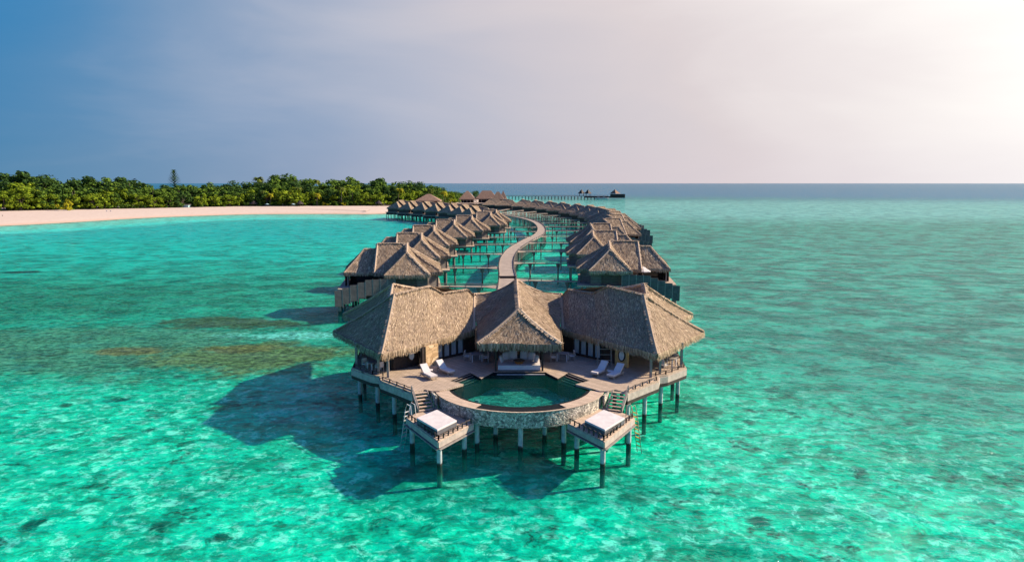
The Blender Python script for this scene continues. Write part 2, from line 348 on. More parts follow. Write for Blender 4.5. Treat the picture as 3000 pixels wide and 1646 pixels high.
# thatch -----------------------------------------------------------
class Roof:
    """patches of thatch: straw tufts over a rough base, a hanging fringe at the eaves"""
    def __init__(s, dens=30, tl=.5, tw=.09, sag=.35, thick=.3, fr=.6): s.base = MB(); s.tuft = MB(); s.cap = MB(); s.dens = dens; s.tl = tl; s.tw = tw; s.sag = sag; s.th = thick; s.fr = fr
    def patch(s, a, b, c, d, eave=True, gable=None, nu=10, nv=8, sag=None):
        a, b, c, d = map(Vector, (a, b, c, d)); sag = s.sag if sag is None else sag
        def pt(u, v):
            p = a.lerp(b, u).lerp(d.lerp(c, u), v)
            p.z -= sag*4*v*(1-v)*(1-.25*v) ; p.z += .10*noise.noise(p*.7)+.05*noise.noise(p*2.1)
            return p
        i0 = len(s.base.v)
        for j in range(nv+1):
            for i in range(nu+1): s.base.v.append(tuple(pt(i/nu, j/nv)))
        for j in range(nv):
            for i in range(nu): q = i0+j*(nu+1)+i; s.base.f.append((q, q+nu+1, q+nu+2, q+1))
        # underside
        i1 = len(s.base.v)
        for j in range(nv+1):
            for i in range(nu+1): p = pt(i/nu, j/nv); p.z -= s.th; s.base.v.append(tuple(p))
        for j in range(nv):
            for i in range(nu): q = i1+j*(nu+1)+i; s.base.f.append((q, q+1, q+nu+2, q+nu+1))
        for i in range(nu): q = nv*(nu+1)+i; s.base.f.append((i0+q, i1+q, i1+q+1, i0+q+1))
        for col_ in (0, nu):
            for j in range(nv): q = j*(nu+1)+col_; s.base.f.append((i0+q, i0+q+nu+1, i1+q+nu+1, i1+q))
        area = ((c-a).cross(d-b)).length/2
        topw = (b-a).length; botw = (c-d).length
        for _ in range(int(area*s.dens)):
            while True:
                u, v = random.random(), random.random()
                if random.random()*max(topw, botw) <= topw+(botw-topw)*v: break
            p = pt(u, v); v2 = min(1, v+.06); dn = (pt(u, v2)-pt(u, max(0, v2-.06))).normalized()
            sd_ = (pt(min(1, u+.02), v)-pt(max(0, u-.02), v))
            if sd_.length < 1e-4: sd_ = (c-d)
            sd_.normalize(); n = sd_.cross(dn); n = n if n.z > 0 else -n; n.normalize()
            dn = (dn+sd_*rnd(-.3, .3)).normalized(); L = s.tl*rnd(.6, 1.4); wd = s.tw*rnd(.5, 1.4)
            q = p-dn*L*.5+n*.015; e = p+dn*L*.5+n*rnd(.01, .04)*(.5+s.tl)
            s.tuft.quad(q-sd_*wd*.5, q+sd_*wd*.5, e+sd_*wd*.35, e-sd_*wd*.35)
        if eave:
            L = botw; cnt = int(L/(s.tw*.55))
            out = ((d+c)/2-(a+b)/2); out.z = 0; out.normalize(); along = (c-d).normalized()
            for layer in range(3):
                for q in range(cnt):
                    u = (q+random.random())/cnt; p = pt(u, 1); p += out*(.10-.09*layer)+Vector((0, 0, .06-.08*layer))
                    ll = s.fr*rnd(.55, 1.15); wd = s.tw*rnd(.7, 1.5)
                    e = p+Vector((0, 0, -ll))+out*ll*rnd(.0, .45)+along*rnd(-.14, .14)*ll*2
                    s.tuft.quad(p-along*wd*.5, p+along*wd*.5, e+along*wd*.22, e-along*wd*.22)
        return pt
    def edge(s, pts, r=.16):
        """cap roll along a ridge or hip, with sag"""
        P = []
        for i in range(len(pts)-1):
            a, b = Vector(pts[i]), Vector(pts[i+1]); n = max(2, int((b-a).length/1.2))
            slope = abs(b.z-a.z) > 1
            for j in range(n+(i == len(pts)-2)):
                t = j/n; p = a.lerp(b, t)
                if slope: p.z -= s.sag*4*t*(1-t)*(.85)
                p.z += .05+.03*noise.noise(p*1.3); P.append(p)
        s.cap.tube(P, [r*rnd(.9, 1.1) for _ in P], 8)
        for i in range(len(P)-1):
            d = P[i+1]-P[i]; sd_ = d.cross(Vector((0, 0, 1))).normalized()
            for q in range(int(d.length*s.dens*.9)):
                t = random.random(); sg = random.choice((-1, 1)); p = P[i]+d*t+Vector((0, 0, r*.9))
                e = p+sd_*sg*rnd(.5, 1.3)*r*2.2+Vector((0, 0, -r*rnd(.6, 1.4)))+d.normalized()*rnd(-.1, .1)
                dd = d.normalized()*s.tw*.6
                s.cap.quad(p-dd, p+dd, e+dd*.6, e-dd*.6)
    def build(s, parent, off=None, name='thatched_roof'):
        # one continuous roof mesh: base and straw share it
        me = MB(); nb = len(s.base.v); me.v = s.base.v+s.tuft.v; me.f = s.base.f+[tuple(i+nb for i in f_) for f_ in s.tuft.f]
        o = me.build(name, M['thatch'], parent, off); o.data.materials.append(M['thatch_base'])
        nbf = len(s.base.f); idx = [1]*nbf+[0]*len(s.tuft.f); o.data.polygons.foreach_set('material_index', idx)
        if s.cap.f: s.cap.build('ridge_cap', M['ridge'], o)if off is None else s.cap.build('ridge_cap', M['ridge'], o, off)
        return o

# ------------------------------------------------------------------ setting: sea, seabed, island
def plane(name, m, z, ext=45000):
    xs = [-ext, -4000, -800, -200, 0, 200, 800, 4000, ext]; ys = [-2000, -200, 0, 60, 150, 400, 1200, 5000, 2*ext]
    b_ = MB(); b_.v = [(x_, y_, z) for y_ in ys for x_ in xs]; n = len(xs)
    b_.f = [(j*n+i, j*n+i+1, (j+1)*n+i+1, (j+1)*n+i) for j in range(len(ys)-1) for i in range(n-1)]
    o = b_.build(name, m); tag(o, kind='structure'); return o
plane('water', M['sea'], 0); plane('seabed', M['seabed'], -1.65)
shore = [(-620, 60), (-420, 180), (-300, 270), (-244, 325), (-216, 394), (-177, 440), (-130, 452), (-95, 449), (-78, 468), (-66, 505), (-48, 550), (-30, 600), (-8, 660), (2, 720), (-20, 800), (-120, 900), (-400, 1000), (-900, 1050)]
def catmull(pts, n):
    out = []; P = [Vector((p[0], p[1], p[2] if len(p) > 2 else 0)) for p in pts]
    for i in range(len(P)-1):
        p0, p1, p2, p3 = P[max(i-1, 0)], P[i], P[i+1], P[min(i+2, len(P)-1)]
        for j in range(n):
            t = j/n; out.append(.5*((2*p1)+(p2-p0)*t+(2*p0-5*p1+4*p2-p3)*t*t+(3*p1-p0-3*p2+p3)*t**3))
    out.append(P[-1]); return out
SH = catmull(shore, 8)
b_ = MB(); offs = [(-85, -2.35), (-55, -1.8), (-32, -1.15), (-14, -.6), (-5, -.25), (0, 0), (6, .5), (16, 1.0), (32, 1.35), (60, 1.5), (120, 1.6)]
cen = Vector((-420, 640, 0)); rows = []
for i, p in enumerate(SH):
    d = (SH[min(i+1, len(SH)-1)]-SH[max(i-1, 0)]).normalized(); n_ = Vector((-d.y, d.x, 0)); n_ = n_ if n_.dot(cen-p) > 0 else -n_
    wob = 4*noise.noise(p*.02)
    base_i = len(b_.v)
    for o_, z_ in offs: q = p+n_*(o_+wob) if o_ < 60 else (p+n_*(32+wob)).lerp(cen, (o_-32)/max(300, (cen-p).length)); b_.v.append((q.x, q.y, z_))
    rows.append(base_i)
ci = len(b_.v); b_.v.append((cen.x, cen.y, 1.8)); no = len(offs)
for i in range(len(rows)-1):
    a0, b0 = rows[i], rows[i+1]
    for j in range(no-1): b_.f.append((a0+j, a0+j+1, b0+j+1, b0+j))
    b_.f.append((a0+no-1, ci, b0+no-1))
tag(b_.build('beach', M['sand'], smooth=True), kind='structure')

# ------------------------------------------------------------------ the big pool villa
AX = .65
def V(s, dx, y, z): return (AX+s*dx, y, z)
villa = empty('pool_villa', (AX, 62, 0)); OFF = (AX, 62, 0)
tag(villa, 'large thatched overwater villa with curved stone pool and fan shaped roofs, nearest building', 'villa')
def vb(mb, name, m, **k): return mb.build(name, M[m], villa, OFF, **k)
DZ = 3.1
for s in (-1, 1):
    # wing roof
    r = Roof(74, .27, .06, .2, .34, .5)
    A = V(s, 11.9, 57.4, 5.35); B = V(s, 18.4, 66.6, 5.35); Cc = V(s, 4.45, 67.6, 5.35); Dd = V(s, 11.9, 64.3, 9.45); E = V(s, 9.0, 68.0, 9.7)
    F = V(s, 7.8, 69.4, 8.75); G = V(s, 5.4, 71.9, 8.75); H = V(s, 4.75, 72.6, 7.9)
    pA1 = Vector(A).lerp(Vector(Cc), .42); pA2 = Vector(A).lerp(Vector(Cc), .58); pA3 = Vector(A).lerp(Vector(Cc), .92)
    r.patch(Dd, E, pA1, A, nu=12, nv=10); r.patch(E, F, pA2, pA1, nu=5, nv=10); r.patch(F, G, pA3, pA2, nu=8, nv=10); r.patch(G, H, Cc, pA3, nu=4, nv=10)
    r.patch(Dd, Dd, A, B, nu=14, nv=10, sag=.04)
    B2 = V(s, 15.5, 73.5, 5.35); Bk = V(s, 10, 79, 5.6)
    r.patch(E, Dd, B, B2, nu=10); r.patch(G, E, B2, Bk, nu=10); r.patch(H, G, Bk, V(s, 5, 82, 5.6), nu=6)
    r.edge([A, Dd], .12); r.edge([Dd, E, F, G, H], .12); r.edge([Dd, B], .15); r.edge([H, Cc], .15)
    vr = r.build(villa, OFF)
    # second roof behind the wing
    r = Roof(40, .36, .075, .18, .3, .5)
    p0 = V(s, 13.0, 69.9, 9.6); p1 = V(s, 8.6, 76, 8.0); c0 = V(s, 13.3, 65.5, 5.4); c1 = V(s, 19.6, 75.6, 5.4); c2 = V(s, 15, 84, 5.4); c3 = V(s, 6, 80, 6.2)
    r.patch(p0, p0, c0, c1); r.patch(p1, p0, c1, c2, nu=8); r.patch(p0, p1, c3, c0, nu=8)
    r.edge([p0, c1], .15); r.edge([p0, p1], .15); r.edge([p0, c0], .15)
    r.build(villa, OFF)
# central roof
r = Roof(74, .3, .065, .2, .34, .55)
R0 = V(1, 0, 62.7, 8.35); R1 = V(1, -.15, 72, 9.75)
r.patch(R0, R0, V(1, 3.75, 59.5, 5.8), V(1, -3.75, 59.5, 5.8), nu=14, nv=12, sag=.16)
for s in (-1, 1):
    e0 = V(s, 3.75, 59.5, 5.8); e1 = V(s, 4.2, 67.9, 5.8); e2 = V(s, 4.8, 73.4, 8.0); e3 = V(s, 2.9, 74.6, 7.9)
    if s > 0: r.patch(R1, R0, e0, e1, nu=12, nv=10)
    else: r.patch(R0, R1, e1, e0, nu=12, nv=10)
    r.patch(R1, R1, e2, e1, eave=False, nu=6, nv=8, sag=.5); r.patch(R1, R1, e3, e2, eave=False, nu=3, nv=6, sag=.4)
    r.edge([R0, e0], .15)
r.edge([R0, R1], .13)
r.edge([R1, V(-1, 2.9, 74.6, 7.9), V(-1, 4.8, 73.4, 8.0)], .15); r.edge([R1, V(1, 2.9, 74.6, 7.9), V(1, 4.8, 73.4, 8.0)], .15)
r.build(villa, OFF)

# decks, one mesh per half, with the pool cut out
arc = []
for i in range(0, 25):
    th = math.pi*(.5-.5)+0; th = -math.pi/2 + (i/24-.5)*2*math.asin(6.55/7.2); arc.append((7.2*math.cos(th), 56.5+7.2*math.sin(th)))
for s in (-1, 1):
    poly = [(0, 60.0), (2.4, 59.95), (3.35, 58.0), (4.4, 59.85), (6.05, 57.3), (4.75, 56.25), (6.6, 54.35), (7.2, 54.3), (7.9, 54.75), (8.75, 53.85), (12.0, 57.3), (12.4, 58.7), (13.2, 59.1), (15.5, 61.5), (15.9, 66), (15, 73), (9, 79), (0, 80)]
    mb = MB().prism([(AX+s*a, c) for a, c in poly], DZ-.16, DZ); o = vb(mb, 'deck', 'deck')
    # fascia boards along the visible rim
    mb = MB()
    for (a, c), (a2, c2) in zip(poly[9:14], poly[10:15]):
        p, q = Vector(V(s, a, c, DZ-.42)), Vector(V(s, a2, c2, DZ-.42)); mb.bar(p, q, .14, .58)
        L = (q-p).length
    vb(mb, 'fascia', 'beam')
    mb = MB()
    for (a, c), (a2, c2) in zip(poly[9:14], poly[10:15]):
        p, q = Vector(V(s, a, c, DZ-.85)), Vector(V(s, a2, c2, DZ-.85)); mb.bar(p*.995+Vector((0, .3, 0)), q*.995+Vector((0, .3, 0)), .25, .3)
    vb(mb, 'joist', 'darkwood')
    # low rope rail on the rim: posts and two lines
    mb = MB()
    def rail(mb, pts, h=.34, step=1.15, zb=DZ):
        for p, q in zip(pts[:-1], pts[1:]):
            p, q = Vector(p), Vector(q); L = (q-p).length; n = max(1, round(L/step))
            for i in range(n+1): e = p.lerp(q, i/n); mb.bar(e, e+Vector((0, 0, h)), .10)
            for i in range(n):
                e, g_ = p.lerp(q, i/n), p.lerp(q, (i+1)/n)
                mid = (e+g_)/2
                mb.tube([e+Vector((0, 0, h)), mid+Vector((0, 0, h-.07)), g_+Vector((0, 0, h))], .04, 5)
    rail(mb, [V(s, 8.85, 54.1, DZ), V(s, 11.85, 57.35, DZ)]); vb(mb, 'rope_rail', 'rope'); mb = MB(); rail(mb, [V(s, 12.1, 58.8, DZ), V(s, 13.1, 59.25, DZ), V(s, 15.3, 61.6, DZ), V(s, 15.75, 66, DZ)])
    vb(mb, 'rope_rail', 'rope')
    # light timber kerb inside the rail
    mb = MB(); mb.bar(V(s, 8.75, 54.3, DZ+.05), V(s, 11.7, 57.45, DZ+.05), .16, .1); vb(mb, 'kerb', 'deck_pale')
    # concrete piles
    for dx, y_ in [(15.1, 62.8), (12.9, 60.1), (10.85, 57.1), (9.0, 54.9), (8.35, 50.4), (5.85, 46.6), (4.25, 49.3), (7.0, 53.2), (3.35, 50.5), (1.95, 52.2), (15.5, 66.5), (14, 70), (9, 62), (5, 62), (10.5, 67), (6, 72), (13, 75), (3.6, 56)]:
        ztop = 1.8 if (dx, y_) in [(8.35, 50.4), (5.85, 46.6), (4.25, 49.3), (7.0, 53.2)] else (1.8 if dx < 4 else DZ-.7)
        vb(MB().cyl(*V(s, dx, y_, 0)[:2], -2.4, ztop, .19, 14), 'pile', 'pile', smooth=False)
vb(MB().cyl(AX, 49.75, -2.4, 1.8, .19, 14), 'pile', 'pile')
# roof posts of terraces and the pavilion
for s in (-1, 1):
    for dx, y_, zt, wd in [(2.12, 60.35, 5.9, .17), (11.55, 58.3, 5.6, .2), (15.1, 61.8, 5.4, .22), (12.6, 59.4, 5.5, .2), (15.6, 66.0, 5.4, .2), (2.12, 64.4, 5.8, .17)]:
        vb(MB().bar(V(s, dx, y_, DZ), V(s, dx, y_, zt), wd), 'roof_post', 'darkwood' if dx < 3 else 'greywood')
# pool: stone wall, gutter, rim, coping, water, floor
mb = MB()
def ring(mb, r0, r1, z0, z1, t0, t1, n=40, cy=56.5):
    for i in range(n):
        a, c = t0+(t1-t0)*i/n, t0+(t1-t0)*(i+1)/n
        p = [(AX+rr*math.cos(t_), cy+rr*math.sin(t_)) for rr, t_ in ((r0, a), (r1, a), (r1, c), (r0, c))]
        j = len(mb.v); mb.v += [(q[0], q[1], z0) for q in p]+[(q[0], q[1], z1) for q in p]
        mb.f += [(j, j+1, j+2, j+3), (j+4, j+7, j+6, j+5), (j+1, j+5, j+6, j+2), (j, j+3, j+7, j+4)]
        if i == 0: mb.f.append((j, j+4, j+5, j+1))
        if i == n-1: mb.f.append((j+3, j+2, j+6, j+7))
hA = math.asin(6.9/7.2); T0, T1 = -math.pi/2-hA, -math.pi/2+hA
ring(mb, 7.0, 7.22, 1.75, 2.96, T0, T1, 60); vb(mb, 'pool_wall', 'stone')
mb = MB(); ring(mb, 7.08, 7.26, 2.962, 3.01, T0, T1, 60); vb(mb, 'coping', 'deck_pale')
mb = MB(); ring(mb, 6.1, 7.075, 2.80, 2.945, T0, T1, 60); vb(mb, 'overflow_gutter', 'blacktile')
mb = MB(); ring(mb, 5.8, 6.1, 1.6, 2.955, T0, T1, 60); vb(mb, 'pool_rim', 'blacktile')
for s in (-1, 1):
    mb = MB(); a0 = -math.pi/2+s*math.asin(3.5/7.0); a1 = -math.pi/2+s*hA
    ring(mb, 6.105, 7.07, 2.95, 3.0, min(a0, a1), max(a0, a1), 20); vb(mb, 'side_coping', 'deck_pale')
inner = [(5.8*math.cos(T0+(T1-T0)*i/30), 56.5+5.8*math.sin(T0+(T1-T0)*i/30)) for i in range(31)]
back = [(4.75, 56.25), (6.05, 57.3), (4.4, 59.85), (3.35, 58.0), (2.4, 59.95), (-2.4, 59.95), (-3.35, 58.0), (-4.4, 59.85), (-6.05, 57.3), (-4.75, 56.25)]
pp = [(AX+a, c) for a, c in inner+back]
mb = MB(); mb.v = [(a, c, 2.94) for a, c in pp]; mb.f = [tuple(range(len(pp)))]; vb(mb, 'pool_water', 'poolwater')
mb = MB(); mb.prism(pp, 1.5, 1.62); vb(mb, 'pool_floor', 'pooltile')
mb = MB()
for p, q in zip(back[:-1], back[1:]):
    mb.bar((AX+p[0], p[1], 2.35), (AX+q[0], q[1], 2.35), .06, 1.4)
vb(mb, 'pool_side', 'blacktile')
mb = MB(); mb.bar((AX-2.0, 59.6, 2.99), (AX+2.3, 59.6, 2.99), .10, .05); vb(mb, 'pool_ledge', 'plant_pale')
mb = MB(); mb.box(AX-2.7, 59.42, 2.2, AX+2.7, 59.8, 2.96); mb.box(AX-2.35, 59.82, 2.6, AX+2.35, 60.0, 3.09); vb(mb, 'pool_back_wall', 'blacktile')
for s in (-1, 1):                # steps down into the pool
    mb = MB(); o1, o2 = Vector(V(s, 4.4, 59.85, 0)), Vector(V(s, 6.05, 57.3, 0)); i1, i2 = Vector(V(s, 3.35, 58.0, 0)), Vector(V(s, 4.75, 56.25, 0))
    n = 6
    for q in range(n):
        t0, t1 = q/n, (q+1)/n; a, c, d, e = o1.lerp(i1, t0), o2.lerp(i2, t0), o2.lerp(i2, t1), o1.lerp(i1, t1); zt = 3.06-.10*q if q < 5 else 2.7
        mb.prism([(a.x, a.y), (c.x, c.y), (d.x, d.y), (e.x, e.y)], 1.6, zt+.001*q)
    st = vb(mb, 'pool_steps', 'blacktile')
    mb = MB()
    for q in range(1, n):
        t0 = q/n; a, c = o1.lerp(i1, t0+.02), o2.lerp(i2, t0+.02); zt = 3.06-.10*(q-1)+.012; a, c = a.lerp(c, .06), a.lerp(c, .94)
        mb.bar((a.x, a.y, zt), (c.x, c.y, zt), .05, .03)
    mb.build('nosing', M['greywood'], st, OFF)
    # swim platform with rope rail, stairs up to deck
    pl = [(3.6, 49.75), (5.85, 46.05), (8.85, 51.0), (7.2, 53.5), (6.3, 53.0)]
    mb = MB(); mb.prism([(AX+s*a, c) for a, c in pl], 1.86, 2.0); vb(mb, 'platform', 'deck_pale')
    mb = MB()
    for p, q in ((pl[0], pl[1]), (pl[1], pl[2])):
        mb.bar(V(s, *p, 1.72), V(s, *q, 1.72), .12, .42)
    vb(mb, 'platform_fascia', 'beam')
    mb = MB()
    for p, q in ((pl[0], pl[1]), (pl[1], pl[2])):
        a, c = Vector(V(s, *p, 1.40)), Vector(V(s, *q, 1.40)); mb.bar(a, c, .34, .08)
    vb(mb, 'ledge', 'greywood')
    mb = MB(); rail(mb, [V(s, 3.75, 49.7, 2.0), V(s, 5.85, 46.25, 2.0), V(s, 8.65, 50.9, 2.0)], .38, .62, 2.0); vb(mb, 'platform_rail', 'rope')
    # stair
    top = Vector(V(s, 8.25, 54.25, DZ)); bot = Vector(V(s, 7.45, 52.4, 2.0)); d = (bot-top); hd = Vector((d.x, d.y, 0)).normalized(); sd_ = Vector((-hd.y, hd.x, 0))
    stn = MB(); n = 6
    for q in range(n):
        p = top.lerp(bot, (q+.5)/n); stn.obox(p-Vector((0, 0, .0)), sd_, hd, (0, 0, 1), .56, .15, .03)
    vb(stn, 'stair', 'deck_pale')
    mb = MB()
    for sg in (-1, 1): mb.bar(top+sd_*.62*sg+Vector((0, 0, -.05)), bot+sd_*.62*sg+Vector((0, 0, -.05)), .07, .26)
    vb(mb, 'stringer', 'greywood')
    mb = MB(); sg = 1 if (sd_.x*s > 0) else -1
    a, c = top+sd_*.66*sg+Vector((0, 0, .55)), bot+sd_*.66*sg+Vector((0, 0, .55)); mb.bar(a, c, .07); mb.bar(a-Vector((0, 0, .6)), a+Vector((0, 0, .02)), .08); mb.bar(c-Vector((0, 0, .6)), c+Vector((0, 0, .02)), .08)
    vb(mb, 'handrail', 'greywood')
    # short wall beside the stair
    mb = MB(); mb.bar(V(s, 7.25, 54.2, 2.5), V(s, 6.75, 53.2, 2.5), .16, 1.15); vb(mb, 'stair_wall', 'stone')
# walls of the wings
def wall(mb, s, p, q, z0, z1, th=.14): mb.bar(V(s, *p, (z0+z1)/2), V(s, *q, (z0+z1)/2), th, z1-z0)
for s in (-1, 1):
    segs = [((9.4, 62.6), (8.05, 64.1), 5.15), ((5.5, 66.75), (4.2, 68.3), 5.2), ((4.1, 68.4), (0, 68.5), 5.6)]
    segs += [((9.6, 62.9), (11.2, 67.5), 5.5), ((11.3, 67.6), (14.5, 70), 5.3)] if s > 0 else [((11.5, 60.6), (9.5, 62.5), 5.1), ((11.6, 60.7), (14.5, 67), 5.1)]
    for p_, q_, zt_ in segs: mb = MB(); wall(mb, s, p_, q_, DZ, zt_); vb(mb, 'wall', 'darkwood')
    # glazed doors with curtains
    p, q = Vector(V(s, 7.95, 64.0, 0)), Vector(V(s, 5.5, 66.5, 0)); n = 4
    fr = MB(); fr.bar(p+Vector((0, 0, DZ+.1)), q+Vector((0, 0, DZ+.1)), .16, .2); fr.bar(p+Vector((0, 0, 5.0)), q+Vector((0, 0, 5.0)), .16, .2)
    for i in range(n+1): e = p.lerp(q, i/n); fr.bar(e+Vector((0, 0, DZ)), e+Vector((0, 0, 5.1)), .13)
    f_ = vb(fr, 'glass_door', 'darkwood')
    dd = (q-p).normalized(); nn = Vector((-dd.y, dd.x, 0)); nn = nn if nn.y > 0 else -nn
    MB().bar(p+nn*.02+Vector((0, 0, 4.05)), q+nn*.02+Vector((0, 0, 4.05)), .03, 1.7).build('pane', M['glass'], f_, OFF)
    for i in range(n):
        a, c = p.lerp(q, (i+.16)/n), p.lerp(q, (i+.78)/n); cu = MB(); W_ = 14
        pts = [a.lerp(c, j/W_)-nn*(.06+.03*math.sin(j*2.4)) for j in range(W_+1)]
        for j in range(W_): cu.quad(pts[j]+Vector((0, 0, DZ+.25)), pts[j+1]+Vector((0, 0, DZ+.25)), pts[j+1]+Vector((0, 0, 4.9)), pts[j]+Vector((0, 0, 4.9)))
        vb(cu, 'curtain', 'curtain')
mb = MB(); wall(mb, -1, (8.75, 61.5), (7.75, 62.8), DZ, 5.1, .4); vb(mb, 'stone_pillar', 'goldstone')
mb = MB(); wall(mb, -1, (9.0, 61.2), (8.85, 61.4), DZ, 5.1, .3); vb(mb, 'door_frame', 'darkwood')
mb = MB(); wall(mb, 1, (10.1, 61.55), (9.1, 62.45), DZ, 5.0, .3); vb(mb, 'wood_panel', 'goldwood')
# lanterns / oval mirrors on the walls
def oval(s, p, facing, z0):
    mb = MB(); c = Vector(V(s, *p, z0)); f_ = Vector((*facing, 0)).normalized(); sx = Vector((-f_.y, f_.x, 0)); n = 24
    for (w_, h_, d, nm, mm, par) in ((.36, .58, .0, 'mirror_frame', 'darkwood', None), (.24, .44, .06, 'mirror_face', 'plant_pale', None)):
        mb = MB(); ps = [c+f_*d+sx*w_*math.cos(2*math.pi*i/n)+Vector((0, 0, h_*math.sin(2*math.pi*i/n))) for i in range(n)]
        i0 = 0; mb.v = [tuple(p_) for p_ in ps]+[tuple(p_+f_*.05) for p_ in ps]; mb.f = [tuple(range(n)), tuple(range(n, 2*n))]+[(i, (i+1) % n, n+(i+1) % n, n+i) for i in range(n)]
        vb(mb, nm, mm)
oval(-1, (10.0, 61.7), (.5, -.86), 4.25); oval(1, (9.55, 61.75), (-.5, -.86), 4.2)
# under deck frame
mb = MB()
for dx in (-13, -9, -5, -1.5, 1.5, 5, 9, 13): mb.bar((AX+dx, 60.5, 2.6), (AX+dx, 76, 2.6), .3, .35)
vb(mb, 'deck_frame', 'darkwood')
# pavilion ceiling strut and lower pool shell
mb = MB(); mb.prism([(AX+a, c) for a, c in inner[3:-3]+[(5.0, 58), (2, 59.9), (-2, 59.9), (-5, 58)]], 1.30, 1.48) ; vb(mb, 'pool_shell', 'darkwood')

# ------------------------------------------------------------------ furniture on the villa
# built-in daybed of the pavilion
t = empty('daybed', (AX, 61.9, DZ)); tag(t, 'wide white cushioned daybed under the central thatched pavilion behind the pool', 'daybed'); O_ = (AX, 61.9, DZ)
MB().box(AX-1.95, 60.45, DZ+.01, AX+1.95, 63.4, DZ+.1).build('base', M['darkwood'], t, O_)
MB().box(AX-1.93, 60.33, DZ+.102, AX+1.93, 63.3, DZ+.52).build('mattress', M['white'], t, O_)
MB().box(AX-1.93, 63.0, DZ+.53, AX+1.93, 63.35, DZ+.8).build('backrest', M['grey_cushion'], t, O_)
for i, (dx, y_, rz, sz) in enumerate([(-1.62, 61.5, 1.2, .34), (-1.2, 62.5, .5, .36), (-.55, 62.75, .1, .4), (.5, 62.75, -.05, .38), (1.2, 62.5, -.4, .36), (1.62, 61.6, -1.1, .34)]):
    pb = MB(); n = 8
    for sgn in (-1, 1):
        for a in range(n):
            for c in range(n):
                def pq(i_, j_):
                    u, v_ = i_/n*2-1, j_/n*2-1; th_ = .13*(1-u**4)*(1-v_**4)*sgn; xx, zz_ = u*sz*(1-.08*v_*v_), v_*sz*(1-.08*u*u)
                    yy = th_+.28*zz_; return (AX+dx+xx*math.cos(rz)-yy*math.sin(rz), y_+xx*math.sin(rz)+yy*math.cos(rz), DZ+.52+sz*.92+zz_)
                pb.quad(pq(a, c), pq(a+1, c), pq(a+1, c+1), pq(a, c+1))
    lab = ['white pillow leaning at left front of pavilion daybed', 'white pillow in the left rear corner of pavilion daybed', 'large white pillow left of centre on pavilion daybed back', 'white pillow right of centre on pavilion daybed back', 'white pillow in the right rear corner of pavilion daybed', 'white pillow leaning at right front of pavilion daybed'][i]
    o = pb.build('pillow', M['white'], smooth=True); tag(o, lab, 'pillow', 'white pillows on the pavilion daybed')
t = empty('basket_table', (AX+.0, 61.0, DZ+.53)); tag(t, 'low round orange brown wicker tray table on the white daybed', 'tray table')
MB().tube([(0, 0, 0), (0, 0, .2), (0, 0, .28)], [.34, .43, .52], 16).build('basket', M['wicker'], t)
MB().tube([(0, 0, .285), (0, 0, .33)], [.54, .54], 16).build('tray_rim', M['darkwood'], t)
# sun loungers
def lounger():
    r_ = empty('sun_lounger')
    MB().bar((-.32, -1, .28), (-.32, 1.0, .28), .06, .08).bar((.32, -1, .28), (.32, 1.0, .28), .06, .08).bar((-.32, -1, .28), (.32, -1, .28), .06, .08).bar((-.32, 1, .28), (.32, 1, .28), .06, .08).build('frame', M['chairwood'], r_)
    for a in (-.3, .3):
        for c in (-.85, .8): MB().bar((a, c, 0), (a, c, .26), .07).build('leg', M['chairwood'], r_)
    MB().box(-.34, -1.02, .33, .34, .25, .44).build('mattress', M['white'], r_)
    MB().obox((0, .62, .70), (1, 0, 0), (0, .72, .60), (0, -.60, .72), .34, .5, .055).build('back_cushion', M['white'], r_)
    MB().bar((-.25, .85, .3), (-.25, .95, .95), .04).bar((.25, .85, .3), (.25, .95, .95), .04).build('back_support', M['chairwood'], r_)
    return r_
l0 = lounger(); first = True
# head point, foot point (plan)
for (hx, hy, fx, fy, lab) in [(-9.0, 59.7, -6.95, 57.6-.9, 'white cushioned lounger nearest the deck rim left of the pool, casting a shadow'),
                              (-7.55, 60.7, -5.75, 58.6, 'white cushioned lounger beside the golden stone pillar left of the pool'),
                              (8.0, 60.4, 6.35, 58.1, 'blue grey shaded lounger nearer the pool steps, right of the pool'),
                              (9.35, 59.6, 7.6, 57.2, 'blue grey shaded lounger nearer the outer rail, right of the pool')]:
    o = l0 if first else copy_tree(l0); first = False
    d = Vector((hx-fx, hy-fy)).normalized(); o.location = (AX+(hx+fx)/2, (hy+fy)/2, DZ); o.rotation_euler = (0, 0, math.atan2(d.y, d.x)-math.pi/2)
    tag(o, lab, 'sun lounger', 'sun loungers on the pool deck')
def side_table():
    r_ = empty('side_table'); MB().box(-.25, -.25, .38, .25, .25, .42).build('table_top', M['white'], r_)
    for a in (-.2, .2):
        for c in (-.2, .2): MB().bar((a, c, 0), (a, c, .38), .04).build('leg', M['chairwood'], r_)
    return r_
s0 = side_table(); s0.location = (AX-8.0, 59.3, DZ); tag(s0, 'small pale side table between the two left loungers', 'side table', 'side tables between loungers')
s1 = copy_tree(s0); s1.location = (AX+8.1, 58.95, DZ); tag(s1, 'small pale side table between the two right loungers', 'side table')
